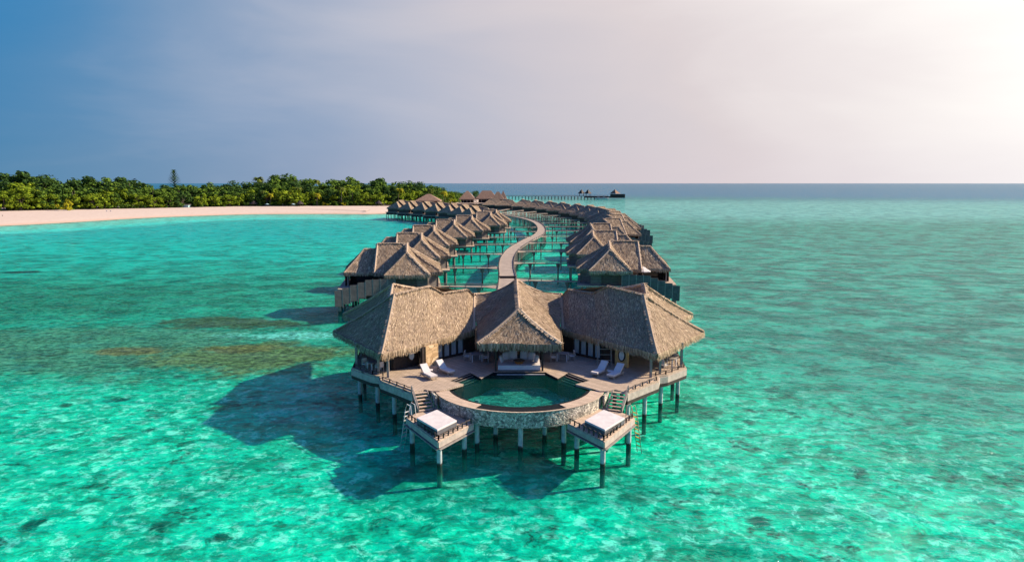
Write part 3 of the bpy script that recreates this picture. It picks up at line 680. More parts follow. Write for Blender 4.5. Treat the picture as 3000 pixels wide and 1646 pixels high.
# dining tables and chairs
def table(w_=.55, d_=.45):
    r_ = empty('dining_table'); MB().box(-w_, -d_, .70, w_, d_, .75).build('table_top', M['greywood'], r_)
    for a in (-1, 1):
        for c in (-1, 1): MB().bar((a*(w_-.08), c*(d_-.08), 0), (a*(w_-.08), c*(d_-.08), .70), .09).build('leg', M['white'], r_)
    return r_
def chair():
    r_ = empty('armchair'); MB().box(-.28, -.26, .40, .28, .26, .46).build('seat', M['white'], r_)
    MB().obox((0, .28, .72), (1, 0, 0), (0, 1, .15), (0, -.15, 1), .26, .03, .22).build('backrest', M['white'], r_)
    for a in (-.27, .27):
        for c in (-.24, .26): MB().bar((a, c, 0), (a, c, .62 if c < 0 else .9), .05).build('leg', M['chairwood'], r_)
        MB().bar((a, -.26, .63), (a, .28, .63), .05).build('armrest', M['chairwood'], r_)
    return r_
t0 = table(); c0 = chair(); ft = fc = True
for (dx, y_, rz, lab) in [(-4.1, 63.9, .3, 'grey topped table beside the left edge of the central pavilion'), (4.25, 64.1, -.3, 'blue grey topped table beside the right edge of the central pavilion'),
                          (-13.3, 60.9, .75, 'dark dining table on the shaded left balcony'), (14.1, 62.2, -.75, 'pale wooden dining table on the sunny right balcony')]:
    o = t0 if ft else copy_tree(t0); ft = False; o.location = (AX+dx, y_, DZ); o.rotation_euler = (0, 0, rz); tag(o, lab, 'table', 'dining tables of the pool villa')
for (dx, y_, rz, lab) in [(-4.95, 64.2, 1.4, 'white backed armchair left of the table near the pavilion left edge'), (-3.2, 63.7, -1.5, 'armchair right of the table near the pavilion left edge'),
                          (5.1, 64.3, -1.4, 'blue shaded armchair right of the table near the pavilion right edge'), (3.35, 63.8, 1.5, 'armchair left of the table near the pavilion right edge'),
                          (-14.1, 61.3, .9, 'white armchair at far end of shaded left balcony table'), (-12.7, 60.2, -2.2, 'pale armchair at near end of shaded left balcony table'),
                          (13.3, 60.9, 2.2, 'sunlit wooden armchair nearest the corner of the right balcony'), (14.7, 63.0, -.9, 'wooden armchair at far end of the right balcony')]:
    o = c0 if fc else copy_tree(c0); fc = False; o.location = (AX+dx, y_, DZ); o.rotation_euler = (0, 0, rz); tag(o, lab, 'armchair', 'armchairs of the pool villa')
# platform daybeds
for s, lab in ((-1, 'square white daybed on dark base on the left swim platform'), (1, 'square white daybed on dark base on the right swim platform')):
    pl = [(4.75, 48.85), (6.0, 46.85), (7.85, 49.4), (6.5, 51.3)]; t = empty('platform_daybed', V(s, 6.3, 49.1, 2.0)); O_ = V(s, 6.3, 49.1, 2.0)
    cx, cy = 6.27, 49.1
    sh = lambda k_: [(AX+s*(cx+(a-cx)*k_), cy+(c-cy)*k_) for a, c in pl]
    MB().prism(sh(.96), 2.01, 2.12).build('base', M['darkwood'], t, O_); MB().prism(sh(.99), 2.122, 2.40).build('lower_cushion', M['grey_cushion'], t, O_)
    mo = MB().prism(sh(1.0), 2.402, 2.56).build('mattress', M['white'], t, O_)
    bv = mo.modifiers.new('bevel', 'BEVEL'); bv.width = .05; bv.segments = 3
    tag(t, lab, 'daybed', 'daybeds on the swim platforms')
# hammock, towel rack, ladders
t = empty('hammock', V(1, 12.2, 62.6, 4.1)); tag(t, 'yellow hammock strung under the right wing roof', 'hammock')
mb = MB(); n = 12; a, c = Vector((-1.7, 1.2, .35)), Vector((1.6, -.4, .25))
for i in range(n):
    for j in range(4):
        def hq(i_, j_): u = i_/n; v_ = j_/4-.5; p = a.lerp(c, u); w_ = .9*math.sin(math.pi*u)**.5; return (p.x+v_*w_*.3, p.y+v_*w_, p.z-1.1*u*(1-u)-.25*(1-4*v_*v_)*math.sin(math.pi*u))
        mb.quad(hq(i, j), hq(i+1, j), hq(i+1, j+1), hq(i, j+1))
mb.build('cloth', M['yellow'], t); MB().tube([a, a+Vector((-.6, .5, .6))], .02, 5).tube([c, c+Vector((.5, -.4, .6))], .02, 5).build('cord', M['rope'], t)
t = empty('towel_rack', V(1, 8.05, 62.4, DZ)); tag(t, 'pale ladder shaped towel rack leaning by dark wall right of curtains', 'towel rack')
mb = MB()
for a in (-.6, .6): mb.bar((a*1.1, -.25, 0), (a, .35, 2.2), .05); mb.bar((a*1.1, .6, 0), (a, .36, 2.15), .045)
for h in (.5, 1.0, 1.5, 2.1): mb.bar((-.62, -.25+.6*h/2.2, h), (.62, -.25+.6*h/2.2, h), .04)
mb.build('frame', M['chairwood'], t)
for s, p, lab, mm in ((1, (8.75, 51.35), 'yellow brown wooden ladder going into the sea at the right platform', 'yellow'), (-1, (8.7, 51.6), 'curved metal swim ladder at the left platform corner', 'plant_pale')):
    t = empty('swim_ladder', V(s, *p, 0)); tag(t, lab, 'ladder')
    d = Vector((s*.8, .55, 0)).normalized(); sx = Vector((-d.y, d.x, 0)); mb = MB()
    for sg in (-1, 1):
        mb.tube([sx*.24*sg-d*.45+Vector((0, 0, 2.0)), sx*.24*sg-d*.35+Vector((0, 0, 2.85)), sx*.24*sg+Vector((0, 0, 2.95)), sx*.24*sg+d*.2+Vector((0, 0, 2.5)), sx*.24*sg+d*.9+Vector((0, 0, -1.2))], .035, 6)
    o = mb.build('side_rail', M['plant_pale' if s < 0 else 'chairwood'], t); mb = MB()
    for q in range(9): h = 2.2-.35*q; e = d*(.25+.65*(2.5-h)/3.7)+Vector((0, 0, h)); MB().bar(e-sx*.25, e+sx*.25, .09, .05).build('rung', M[mm], t)

# ------------------------------------------------------------------ water villas along the walkway
def make_villa(sx, dens=28):
    """local: outward = +x*sx, origin under the main ridge"""
    q = lambda a, c, d: (a*sx, c, d)
    r_ = empty('water_villa')
    def rf(fn):
        r2 = Roof(dens, .5, .11, .10, .3, .5); fn(r2); r2.build(r_)
    def flip(r2, a, b, c, d, **k): 
        if sx > 0: r2.patch(a, b, c, d, **k)
        else: r2.patch(b, a, d, c, **k)
    def main(r2):
        a, b = q(-2.2, 0, 9.8), q(2.1, 0, 9.8); f0, f1 = q(-8.6, -6, 5.5), q(2.4, -5.6, 5.5); k0, k1 = q(-8.6, 6, 5.5), q(2.4, 6, 5.5)
        flip(r2, a, b, f1, f0, nu=9, nv=6); flip(r2, b, a, k0, k1, nu=9, nv=6); flip(r2, a, a, f0, k0, nu=7, nv=6)
        r2.edge([a, b], .13); r2.edge([a, f0], .12); r2.edge([b, f1], .12); r2.edge([b, k1], .12); r2.edge([a, k0], .12)
    def outer(r2):
        a, b = q(2.2, .2, 8.9), q(4.3, .2, 8.9); f0, f1 = q(1.8, -3.6, 5.4), q(7.4, -3.6, 5.4); k0, k1 = q(1.8, 5, 5.4), q(7.8, 5, 5.4)
        flip(r2, a, b, f1, f0, nu=6, nv=6); flip(r2, b, a, k0, k1, nu=6, nv=6); flip(r2, b, b, k1, f1, nu=6, nv=6)
        r2.edge([a, b], .12); r2.edge([b, f1], .12); r2.edge([b, k1], .12); r2.edge([a, f0], .12)
    def front(r2):
        a, b = q(-2.9, .2, 9.75), q(-2.9, -5.2, 8.8); L, Rr = q(-6.5, -8.8, 5.5), q(.7, -8.8, 5.5); Lk, Rk = q(-6.5, -2, 5.6), q(.7, -2, 5.8)
        flip(r2, b, b, Rr, L, nu=7, nv=6); flip(r2, a, b, L, Lk, nu=7, nv=6); flip(r2, b, a, Rk, Rr, nu=7, nv=6)
        r2.edge([a, b], .14); r2.edge([b, L], .12); r2.edge([b, Rr], .12)
    rf(main); rf(outer); rf(front)
    MB().prism([(-7.9*sx, -5.3), (-6.1*sx, -5.3), (-6.1*sx, -8.0), (.3*sx, -8.0), (.3*sx, -5.0), (1.9*sx, -5.0), (1.9*sx, 5.2), (-7.9*sx, 5.2)], 2.4, 5.6).build('wall', M['wall'], r_)
    mb = MB(); mb.prism([(-7.96*sx, -5.36), (-6.16*sx, -5.36), (-6.16*sx, -8.06), (-4.4*sx, -8.06), (-4.4*sx, -7.9), (-7.9*sx, -5.2)], 2.35, 5.5); mb.build('side_screen', M['wallside'], r_)
    MB().prism([(-8.4*sx, -8.6), (2.6*sx, -8.6), (8.3*sx, -5.8), (8.3*sx, 5.8), (-8.4*sx, 6)], 2.75, 3.05).build('deck', M['deck'], r_)
    MB().prism([(2.0*sx, -7.6), (8.0*sx, -5.2), (8.0*sx, 5.4), (2.0*sx, 5.4)], 1.5, 2.72).build('under_shade_box', M['darkwood'], r_)  # solid dark box stands in for the shade beneath the terrace deck
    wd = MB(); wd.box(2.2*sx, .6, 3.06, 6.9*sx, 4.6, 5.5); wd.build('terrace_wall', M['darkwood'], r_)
    win = MB(); win.box(3.0*sx, .5, 3.3, 5.8*sx, .58, 5.1); win.build('window', M['glass'], r_)
    MB().bar((6.9*sx, -3.0, 3.05), (6.9*sx, -3.0, 5.5), .2).build('roof_post', M['greywood'], r_)
    MB().bar((8.9*sx, -2.6, 3.05), (8.9*sx, -2.6, 5.2), .1, 0).build('outer_post', M['greywood'], r_) if False else None
    mb = MB(); mb.box(7.3*sx, -2.3, 3.06, 7.45*sx, 4.5, 5.15); mb.build('outer_screen', M['wall'], r_)
    for a in (-7.6, -4.2, -.6, 3.0, 6.0, 7.9):
        for c in (-7.6 if a < 3 else -4.8, 0, 5.2): MB().cyl(a*sx, c, -2.3, 2.8, .2, 8).build('pile', M['woodpile'], r_)
    # stepped privacy screen on the camera side
    for i in range(8):
        x0 = -1.0+i*1.15; yb = -8.6-.28*i; zt = 5.0-(.36*max(0, i-3)); zb = 2.5-(.36*max(0, i-3)); 
        mb = MB(); mb.bar((x0*sx, yb, (zt+zb)/2), ((x0+1.15)*sx, yb-.28, (zt+zb)/2), .09, zt-zb); f_ = mb.build('screen_panel', M['fence'], r_)
        MB().bar((x0*sx, yb, zb-.2), (x0*sx, yb, zt+.06), .12).build('screen_post', M['greywood'], f_)
    mb = MB()
    for i in range(7): x0 = 3+.55*i; mb.box(x0*sx, -9.0-.14*i-.3, 2.6-.22*i, (x0+.55)*sx, -9.0-.14*i+1.2, 2.7-.22*i)
    mb.build('sea_steps', M['deck_pale'], r_)
    MB().cyl(7.6*sx, -10.0, -2.3, 1.2, .25, 8).build('pile', M['woodpile'], r_)
    return r_
ORD = ['first', 'second', 'third', 'fourth', 'fifth', 'sixth', 'seventh', 'eighth', 'ninth', 'tenth', 'eleventh', 'twelfth', 'thirteenth', 'fourteenth', 'fifteenth', 'sixteenth', 'seventeenth', 'eighteenth']
Lv = [(-20.8, 116, 8), (-21.6, 141, 7), (-22.0, 167, 6), (-19.2, 193, 4), (-15.7, 219, 2), (-10.5, 246, 0), (-9.0, 268, 0)]
FLv = [(-17, 313, 62), (-23, 334, 62), (-30, 352, 63), (-39, 370, 64), (-48, 386, 65), (-58, 400, 66), (-67, 414, 67)]
Rv = [(20.2, 121, -6), (20.4, 148, -4), (23, 175, 0), (29.5, 200, 8), (34, 225, 15), (37.5, 250, 22), (39.5, 275, 32), (39, 300, 42), (37, 323, 50), (33, 345, 56), (27.5, 372, 62), (22, 396, 66), (14.5, 420, 72), (7, 442, 78), (-4.5, 460, 84), (-14, 470, 88)]
vl = make_villa(-1); vr_ = make_villa(1)
usedL = usedR = False; ENDS = []
for i, (x_, y_, a) in enumerate(Lv):
    o = copy_tree(vl) if usedL else vl; usedL = True; o.location = (x_, y_, 0); o.rotation_euler = (0, 0, R(a))
    tag(o, f'thatched villa left of the curving walkway, {ORD[i]} behind the big pool villa', 'villa', 'thatched villas along the walkway'); ENDS.append((x_+7.8, y_-3.5, o, 'left'))
for i, (x_, y_, a) in enumerate(FLv):
    o = copy_tree(vl); o.location = (x_, y_, 0); o.rotation_euler = (0, 0, R(a))
    tag(o, f'thatched villa in far row by the sand beach, {ORD[len(FLv)-1-i]} from its beach end', 'villa', 'thatched villas along the walkway')
for i, (x_, y_, a) in enumerate(Rv):
    o = copy_tree(vr_) if usedR else vr_; usedR = True; o.location = (x_, y_, 0); o.rotation_euler = (0, 0, R(a))
    tag(o, f'thatched villa on the open sea side of the walkway, {ORD[i]} behind the big pool villa', 'villa', 'thatched villas along the walkway')
    ra = R(a); ex, ey = -7.9, -3.5; ENDS.append((x_+ex*math.cos(ra)-ey*math.sin(ra), y_+ex*math.sin(ra)+ey*math.cos(ra), o, 'right'))
# parasol on the first right villa
t = empty('parasol', (22.6, 117.2, 3.05)); tag(t, 'small white parasol on the terrace of the first right hand villa', 'parasol')
MB().cyl(0, 0, 0, 2.6, .05, 8).build('pole', M['chairwood'], t); mb = MB(); n = 8
for i in range(n):
    a, c = 2*math.pi*i/n, 2*math.pi*(i+1)/n; mb.tri((0, 0, 2.75), (1.5*math.cos(a), 1.5*math.sin(a), 2.0), (1.5*math.cos(c), 1.5*math.sin(c), 2.0)); mb.quad((1.5*math.cos(a), 1.5*math.sin(a), 2.0), (1.5*math.cos(c), 1.5*math.sin(c), 2.0), (1.5*math.cos(c), 1.5*math.sin(c), 1.85), (1.5*math.cos(a), 1.5*math.sin(a), 1.85))
mb.build('canopy', M['white'], t)

# ------------------------------------------------------------------ walkway
path = [(-.7, 80), (-.8, 100), (-.8, 123), (-1.2, 140), (-.9, 158), (.7, 178), (4.8, 204), (8.4, 223), (10.6, 245), (11.2, 270), (10.2, 298), (7, 325), (.9, 353), (-10, 385), (-26, 415), (-46, 450), (-58, 490), (-66, 530)]
PW = catmull(path, 6)
wk = empty('walkway', (-.8, 80, 0)); tag(wk, 'long S curved timber boardwalk on piles running between the two rows of villas', 'boardwalk'); WO = (-.8, 80, 0)
dk = MB(); kb = MB(); pr = []; HW = 1.5
dist = 0; posts = []; railm = MB()
for i, p in enumerate(PW):
    d = (PW[min(i+1, len(PW)-1)]-PW[max(i-1, 0)]).normalized(); n_ = Vector((-d.y, d.x, 0)); pr.append((p, n_))
for i in range(len(pr)-1):
    (p, n_), (q, m_) = pr[i], pr[i+1]; z0, z1 = 2.85, 3.1
    a, b2, c, d = p+n_*HW, p-n_*HW, q-m_*HW, q+m_*HW
    j = len(dk.v); dk.v += [(v_.x, v_.y, z0) for v_ in (a, b2, c, d)]+[(v_.x, v_.y, z1) for v_ in (a, b2, c, d)]
    dk.f += [(j+4, j+5, j+6, j+7), (j, j+3, j+2, j+1), (j, j+1, j+5, j+4), (j+1, j+2, j+6, j+5), (j+3, j, j+4, j+7)]
    for sg in (-1, 1): kb.bar(p+n_*(HW-.02)*sg+Vector((0, 0, 3.18)), q+m_*(HW-.02)*sg+Vector((0, 0, 3.18)), .14, .16)
    L = (q-p).length; k_ = max(1, int(round(L/2.6)))
    for e in range(k_):
        c_ = p.lerp(q, e/k_); nn = n_.lerp(m_, e/k_)
        for sg in (-1, 1):
            c2 = c_+nn*(HW+.05)*sg; posts.append(c2)
dk.build('deck', M['boards'], wk, WO); kb.build('edge_rail', M['greywood'], wk, WO)
for i, c2 in enumerate(posts[:100]): MB().cyl(c2.x, c2.y, -2.3, 3.55, .12, 7).build('pile', M['woodpile'], wk, WO)
mb = MB()
for c2 in posts[100:]: mb.cyl(c2.x, c2.y, -2.3, 3.5, .12, 5)
o = mb.build('far_piles', M['woodpile'], wk, WO); o['kind'] = 'stuff'
# low gate step and flared landing
mb = MB(); mb.box(-2.4, 121.6, 3.11, .8, 122.2, 3.45); mb.build('gate_step', M['darkwood'], wk, WO)
# footbridges
def nearest_at(y_):
    return min(PW, key=lambda p: abs(p.y-y_))
for i, (ex, ey, vo, side) in enumerate(ENDS):
    wy = ey if ey < 330 else 330+(ey-330)*.55
    p = nearest_at(min(wy, 420)); sg = 1 if ex > p.x else -1
    a = Vector((p.x+sg*HW, p.y, 0)); b2 = Vector((ex, ey, 0)); L = (b2-a).length
    if L < 3: continue
    fb = empty('footbridge', tuple(a)); FO = tuple(a); idx = i if side == 'left' else i-len(Lv)
    tag(fb, f'plank footbridge from the boardwalk to the {ORD[idx]} villa on the {"lagoon" if side=="left" else "open sea"} side', 'footbridge', 'footbridges off the boardwalk')
    d = (b2-a).normalized(); n_ = Vector((-d.y, d.x, 0)); up = Vector((0, 0, 1))
    MB().bar(a+up*3.0, b2+up*3.0, 1.25, .16).build('deck', M['boards'], fb, FO)
    mb = MB()
    for s in (-1, 1): mb.bar(a+n_*.6*s+up*3.42, b2+n_*.6*s+up*3.42, .09, .09)
    k_ = max(2, int(L/2.2))
    for e in range(k_+1):
        c = a.lerp(b2, e/k_)
        for s in (-1, 1): mb.bar(c+n_*.6*s+up*2.95, c+n_*.6*s+up*3.44, .09)
    mb.build('railing', M['greywood'], fb, FO)
    if side == 'left' or i < len(Lv)+9:
        for s in (-1, 1):                   # flare at the junction
            mb = MB(); mb.prism([tuple((a+n_*.6*s)[:2]), tuple((a+n_*1.9*s)[:2]), tuple((a+d*2.2+n_*.6*s)[:2])], 2.94, 3.07); mb.build('flare', M['deck_pale'], fb, FO)
    k_ = max(1, int(L/5.2))
    for e in range(k_):
        c = a.lerp(b2, (e+.6)/k_); mb = MB(); mb.cyl(c.x, c.y, -2.3, 2.9, .17, 7)
        mb.tube([(c.x, c.y, 1.9), (c.x, c.y, 2.9)], [.18, .55], 6)
        mb.build('pile', M['woodpile'], fb, FO)

# ------------------------------------------------------------------ island: trees
def blobcrown(mb, seed, rad, hgt, z0, clumps, leaves, ls):
    rg = random.Random(seed); cs = []
    for _ in range(clumps):
        th = rg.uniform(0, 2*math.pi); ph = rg.uniform(-.38, 1); rr = rg.uniform(.55, 1.0)
        zz_ = ph; hr = math.sqrt(max(0, 1-zz_*zz_*.9)); cs.append((rad*rr*hr*math.cos(th), rad*rr*hr*math.sin(th), z0+hgt*(.30+.65*zz_*rr), rg.uniform(.16, .34)*rad))
    for (cx, cy, cz, cr) in cs:
        for _ in range(leaves):
            v_ = Vector((rg.gauss(0, 1), rg.gauss(0, 1), rg.gauss(0, .8))); v_ = v_.normalized()*cr*rg.uniform(.6, 1.05); v_.z *= .75
            p = Vector((cx, cy, cz))+v_; n_ = (v_.normalized()+Vector((rg.uniform(-.7, .7), rg.uniform(-.7, .7), rg.uniform(-.2, .9)))).normalized()
            a = n_.cross(Vector((rg.random(), rg.random(), rg.random()+.1))).normalized(); b2 = n_.cross(a); l_ = ls*rg.uniform(.6, 1.3)
            mb.quad(p-a*l_, p-b2*l_*.6, p+a*l_, p+b2*l_*.6)
    return cs
def make_tree(seed, rad, hgt, mat_, bush=False):
    r_ = empty('bush' if bush else 'broadleaf_tree'); mb = MB(); z0 = 0 if bush else hgt*.08
    cs = blobcrown(mb, seed, rad, hgt-z0, z0, 34 if not bush else 12, 60 if not bush else 45, .62 if not bush else .4)
    mb.build('crown', M[mat_], r_)
    if not bush:
        tb = MB(); tb.tube([(0, 0, -.5), (.2, .1, hgt*.25), (0, .2, hgt*.5), (.1, 0, hgt*.8)], [.45, .36, .25, .1], 7)
        for c in cs[::4]: tb.tube([(.1, .1, hgt*.3), ((c[0])*.5, (c[1])*.5, (hgt*.35+c[2])*.5), c[:3]], [.2, .14, .05], 5)
        tb.build('trunk', M['bark'], r_)
    return r_
def veg_edge(x_):            # depth of the vegetation line for a world x
    tab = [(-700, 130), (-520, 260), (-400, 400), (-342, 458), (-277, 505), (-221, 550), (-170, 562), (-117, 568), (-85, 590), (-60, 640), (-42, 700), (-30, 760)]
    for (a, c), (a2, c2) in zip(tab[:-1], tab[1:]):
        if a <= x_ <= a2: return c+(c2-c)*(x_-a)/(a2-a)
    return 800
def ground_z(x_, y_): return 1.35
protos = [make_tree(1, 8, 17, 'leaf_mid'), make_tree(2, 9, 19, 'leaf_mid'), make_tree(3, 7, 15, 'leaf_dark'), make_tree(4, 9.5, 18, 'leaf_dark'), make_tree(5, 7.5, 15, 'leaf_lime'), make_tree(6, 6.5, 13, 'leaf_lime')]
kinds = ['mid green', 'mid green', 'dark green', 'dark green', 'lime green', 'lime green']
used = [False]*6
def put(pi, x_, y_, sc, szm, label, group, z_=1.3):
    o = protos[pi] if not used[pi] else copy_tree(protos[pi]); used[pi] = True
    wf = rnd(.95, 1.45); o.location = (x_, y_, z_); o.rotation_euler = (0, 0, rnd(0, 6.28)); o.scale = (sc*wf, sc*wf, sc*szm); tag(o, label, 'tree', group)
def ttop(px_):               # skyline height wanted (image row) by image column, photo pixels
    tab = [(-400, 530), (0, 533), (60, 520), (120, 512), (170, 528), (200, 541), (240, 530), (330, 526), (400, 533), (480, 540), (560, 538), (700, 540), (780, 526), (850, 518), (900, 530), (960, 545), (975, 527), (1030, 526), (1060, 538), (1100, 532), (1150, 536), (1210, 534), (1240, 540), (1290, 552), (1340, 566), (1380, 580)]
    for (a, c), (a2, c2) in zip(tab[:-1], tab[1:]):
        if a <= px_ <= a2: return c+(c2-c)*(px_-a)/(a2-a)
    return 560
random.seed(21)
xr = -470
rowsN = 0
while xr < -48:
    y0 = veg_edge(xr)
    for row in range(4):
        x_ = xr+rnd(-4, 4)+row*3; y_ = y0+7+row*13+rnd(-3, 3)
        px_ = 1500+2000*x_/y_
        if px_ < -60: continue
        ang = .142-(823-ttop(px_))/2000; htop = 20-y_*math.tan(ang)-1.3
        htop *= [.62, .82, .96, 1.0][row]*rnd(.88, 1.08 if row < 3 else 1.2); htop = max(6, htop)
        pi = random.choice([[4, 5, 0, 5, 2], [0, 1, 4, 2], [0, 1, 2, 3], [1, 3, 2]][row]); ph = [17, 19, 15, 18, 15, 13][pi]
        sc = htop/ph; where = ['on the beach edge', 'just behind the beach front trees', 'in the middle of the island wood', 'on the island wood skyline'][row]
        put(pi, x_, y_, sc, 1.0, f'{kinds[pi]} leafy tree {where}', f'{kinds[pi]} leafy trees {where}')
    xr += rnd(7, 9.5)
# mass of the wood farther in
mb = MB(); random.seed(5)
for i in range(120):
    x_ = rnd(-640, -60); y0 = veg_edge(x_); y_ = y0+rnd(62, 210); px_ = 1500+2000*x_/y_
    if px_ < -100: continue
    ang = .142-(823-ttop(px_))/2000; ht = max(7, (20-y_*math.tan(ang)-1.3)*rnd(.86, .98)); sub = MB(); blobcrown(sub, 100+i, rnd(8, 12), ht*.8, ht*.2, 14, 26, 1.0)
    n0 = len(mb.v); mb.v += [(a+x_, c+y_, d+1.3) for a, c, d in sub.v]; mb.f += [tuple(j+n0 for j in f_) for f_ in sub.f]
o = mb.build('woodland', M['leaf_dark']); tag(o, 'dark canopy of the far wood in the middle of the island', 'woodland', kind='stuff')
mb = MB(); random.seed(6)                      # undergrowth below the front trees
xx = -480
while xx < -50:
    y_ = veg_edge(xx)+rnd(1, 14); sub = MB(); blobcrown(sub, int(xx*3)+5000, rnd(2.8, 4.5), rnd(3, 6.5), 0, 7, 30, .55)
    n0 = len(mb.v); mb.v += [(a+xx, c+y_, d+1.2) for a, c, d in sub.v]; mb.f += [tuple(j+n0 for j in f_) for f_ in sub.f]; xx += rnd(1.2, 2.2)
tag(mb.build('undergrowth', M['leaf_mid']), 'low green undergrowth along the back of the beach', 'undergrowth', kind='stuff')
def wpos(px_, Y_): return (px_-1500)/2000*Y_
# gold bushes
gb = make_tree(30, 3.6, 5.2, 'leaf_gold', True); gu = False
for px_, Y_, sc, lab in [(199, 470, 1.5, 'round bright yellow green bush standing alone on the beach edge'), (575, 545, .8, 'small yellow bush behind the beach left of the palm group'), (1010, 566, 1.0, 'yellow bush near the foot of the tall palm'), (955, 562, .7, 'low yellow bush beside the leaning palm'),
                         (1045, 570, 1.0, 'yellow bush in front of the dark trees by the villas'), (1325, 622, .9, 'yellow bush beside the beach restaurant'), (1090, 575, 1.2, 'broad yellow green bush at the beach end of the villas'), (482, 520, .7, 'orange yellow bush by the grey beach shelter')]:
    o = gb if not gu else copy_tree(gb); gu = True; o.location = (wpos(px_, Y_), Y_, 1.2); o.scale = (sc,)*3; o.rotation_euler = (0, 0, px_); tag(o, lab, 'bush', 'yellow bushes along the beach')
# palms
def make_palm(seed, hgt, mat_='frond'):
    rg = random.Random(seed); r_ = empty('palm_tree'); lean = rg.uniform(-1.6, 1.6)
    MB().tube([(0, 0, -.5), (lean*.2, 0, hgt*.35), (lean*.6, .2, hgt*.7), (lean, .2, hgt)], [.3, .22, .18, .15], 7).build('trunk', M['bark'], r_)
    mb = MB(); top = Vector((lean, .2, hgt))
    for q in range(22):
        th = q*2.4+rg.uniform(-.2, .2); el = rg.uniform(-.15, 1.0); L = rg.uniform(3.4, 4.6); d = Vector((math.cos(th), math.sin(th), 0)); sdv = Vector((-d.y, d.x, 0)); prev = None
        for j in range(8):
            t_ = j/7; p = top+d*L*t_*math.cos(el*.6)+Vector((0, 0, L*(math.sin(el)*t_-.85*t_*t_)))
            if prev is not None:
                w_ = .75*math.sin(math.pi*min(1, t_+.12))+.1
                for sg in (-1, 1): mb.quad(prev, p, p+sdv*w_*sg+Vector((0, 0, -.35*w_)), prev+sdv*w_*sg+Vector((0, 0, -.35*w_)))
            prev = p
    mb.build('crown', M[mat_], r_); return r_
pa, pb_ = make_palm(1, 11), make_palm(2, 9, 'leaf_gold'); up_ = [False, False]
for k_, px_, Y_, sc, lab in [(0, 775, 560, 1.1, 'green coconut palm left of the beach umbrellas'), (1, 797, 557, 1.1, 'golden palm on the beach edge left of the blue umbrella'), (1, 853, 560, 1.15, 'yellow palm between the two beach umbrellas'), (0, 875, 566, 1.35, 'taller green palm behind the dark beach hut'),
                             (1, 932, 562, 1.1, 'bright yellow palm with thin trunk leaning near the beach centre'), (0, 1003, 566, 1.35, 'tall green palm with pale trunk standing before the wood'), (1, 1168, 582, 1.5, 'tall golden palm above the near end of far villas'), (0, 772, 640, 2.1, 'dark palm poking above the wood skyline, leftmost'),
                             (0, 818, 640, 2.2, 'thin palm poking above the tallest skyline trees'), (0, 932, 640, 1.9, 'small palm top in the skyline gap'), (0, 1262, 600, 1.2, 'green palm beside the thatched beach restaurant'), (1, 1300, 610, 1.2, 'yellow palm right of the thatched beach restaurant')]:
    src = (pa, pb_)[k_]; o = src if not up_[k_] else copy_tree(src); up_[k_] = True; o.location = (wpos(px_, Y_), Y_, 1.2); o.scale = (sc*.85, sc*.85, sc); o.rotation_euler = (0, 0, px_*.7); tag(o, lab, 'palm tree', 'palms on the island')
# tall layered conifer on the skyline
t = empty('conifer_tree', (wpos(521, 560), 560, 1.3)); tag(t, 'tall layered conifer rising alone above the island wood', 'tree')
MB().tube([(0, 0, 0), (0, 0, 15), (0, 0, 29)], [.5, .3, .06], 7).build('trunk', M['bark'], t); mb = MB(); rg = random.Random(4)
for q in range(13):
    z_ = 16+q*1.02; L = 5.6*(1-(q/14)**1.6)+.5
    for e in range(9):
        th = e*.698+q*.4; d = Vector((math.cos(th), math.sin(th), 0)); sdv = Vector((-d.y, d.x, 0))
        for u in range(5):
            a = d*L*u/5+Vector((0, 0, z_+.25*u)); mb.quad(a-sdv*.5, a+sdv*.5, a+d*L/4.6+sdv*.35+Vector((0, 0, .25)), a+d*L/4.6-sdv*.35+Vector((0, 0, .25)))
mb.build('crown', M['leaf_dark'], t)
t = copy_tree(protos[3]); t.location = (wpos(122, 505), 505, 1.3); t.scale = (.95, .95, 1.42); tag(t, 'tallest dark tree crown on the far left of the island skyline', 'tree')
t = copy_tree(protos[3]); t.location = (wpos(850, 650), 650, 1.3); t.scale = (1.1, 1.1, 1.42); tag(t, 'tall dark double crown above the wood left of the skyline gap', 'tree')

# ------------------------------------------------------------------ island buildings
def hip(name, x0, y0, x1, y1, ze, zr, ridge_frac, label, walls=True, zf=1.3, mat_='thatch_far', cat='building', group=None):
    cx, cy = (x0+x1)/2, (y0+y1)/2; t = empty(name, (cx, cy, zf)); tag(t, label, cat, group); w_, d_ = (x1-x0)/2, (y1-y0)/2; rl = w_*ridge_frac
    mb = MB(); a, b2 = Vector((-rl, 0, zr-zf)), Vector((rl+.01, 0, zr-zf)); c = [Vector((-w_, -d_, ze-zf)), Vector((w_, -d_, ze-zf)), Vector((w_, d_, ze-zf)), Vector((-w_, d_, ze-zf))]
    dn = Vector((0, 0, -.7))
    mb.quad(c[0], c[1], b2, a); mb.tri(c[1], c[2], b2); mb.quad(c[2], c[3], a, b2); mb.tri(c[3], c[0], a)
    for i in range(4): mb.quad(c[i], c[(i+1) % 4], c[(i+1) % 4]+dn, c[i]+dn)
    mb.build('roof', M[mat_], t)
    if walls:
        MB().box(-w_*.72, -d_*.6, 0, w_*.72, d_*.72, ze-zf).build('wall', M['darkwood'], t)
        for i in range(5): e = -w_*.88+i*w_*.44; MB().bar((e, -d_*.85, 0), (e, -d_*.85, ze-zf), .3).build('post', M['beam'], t)
    return t
hip('beach_restaurant', -81, 572, -60, 590, 5.6, 11, .12, 'tan thatched open restaurant on the beach behind the far villas')
o = hip('restaurant_hall', -47.5, 612, -33, 630, 6.0, 13.2, .1, 'steep pointed thatched hall nearest the wood on the far shore')
hip('restaurant_hall', -33, 616, -13, 632, 6.2, 13.4, .4, 'long brown thatched hall in the middle of the far shore group', group='thatched halls on the far shore')
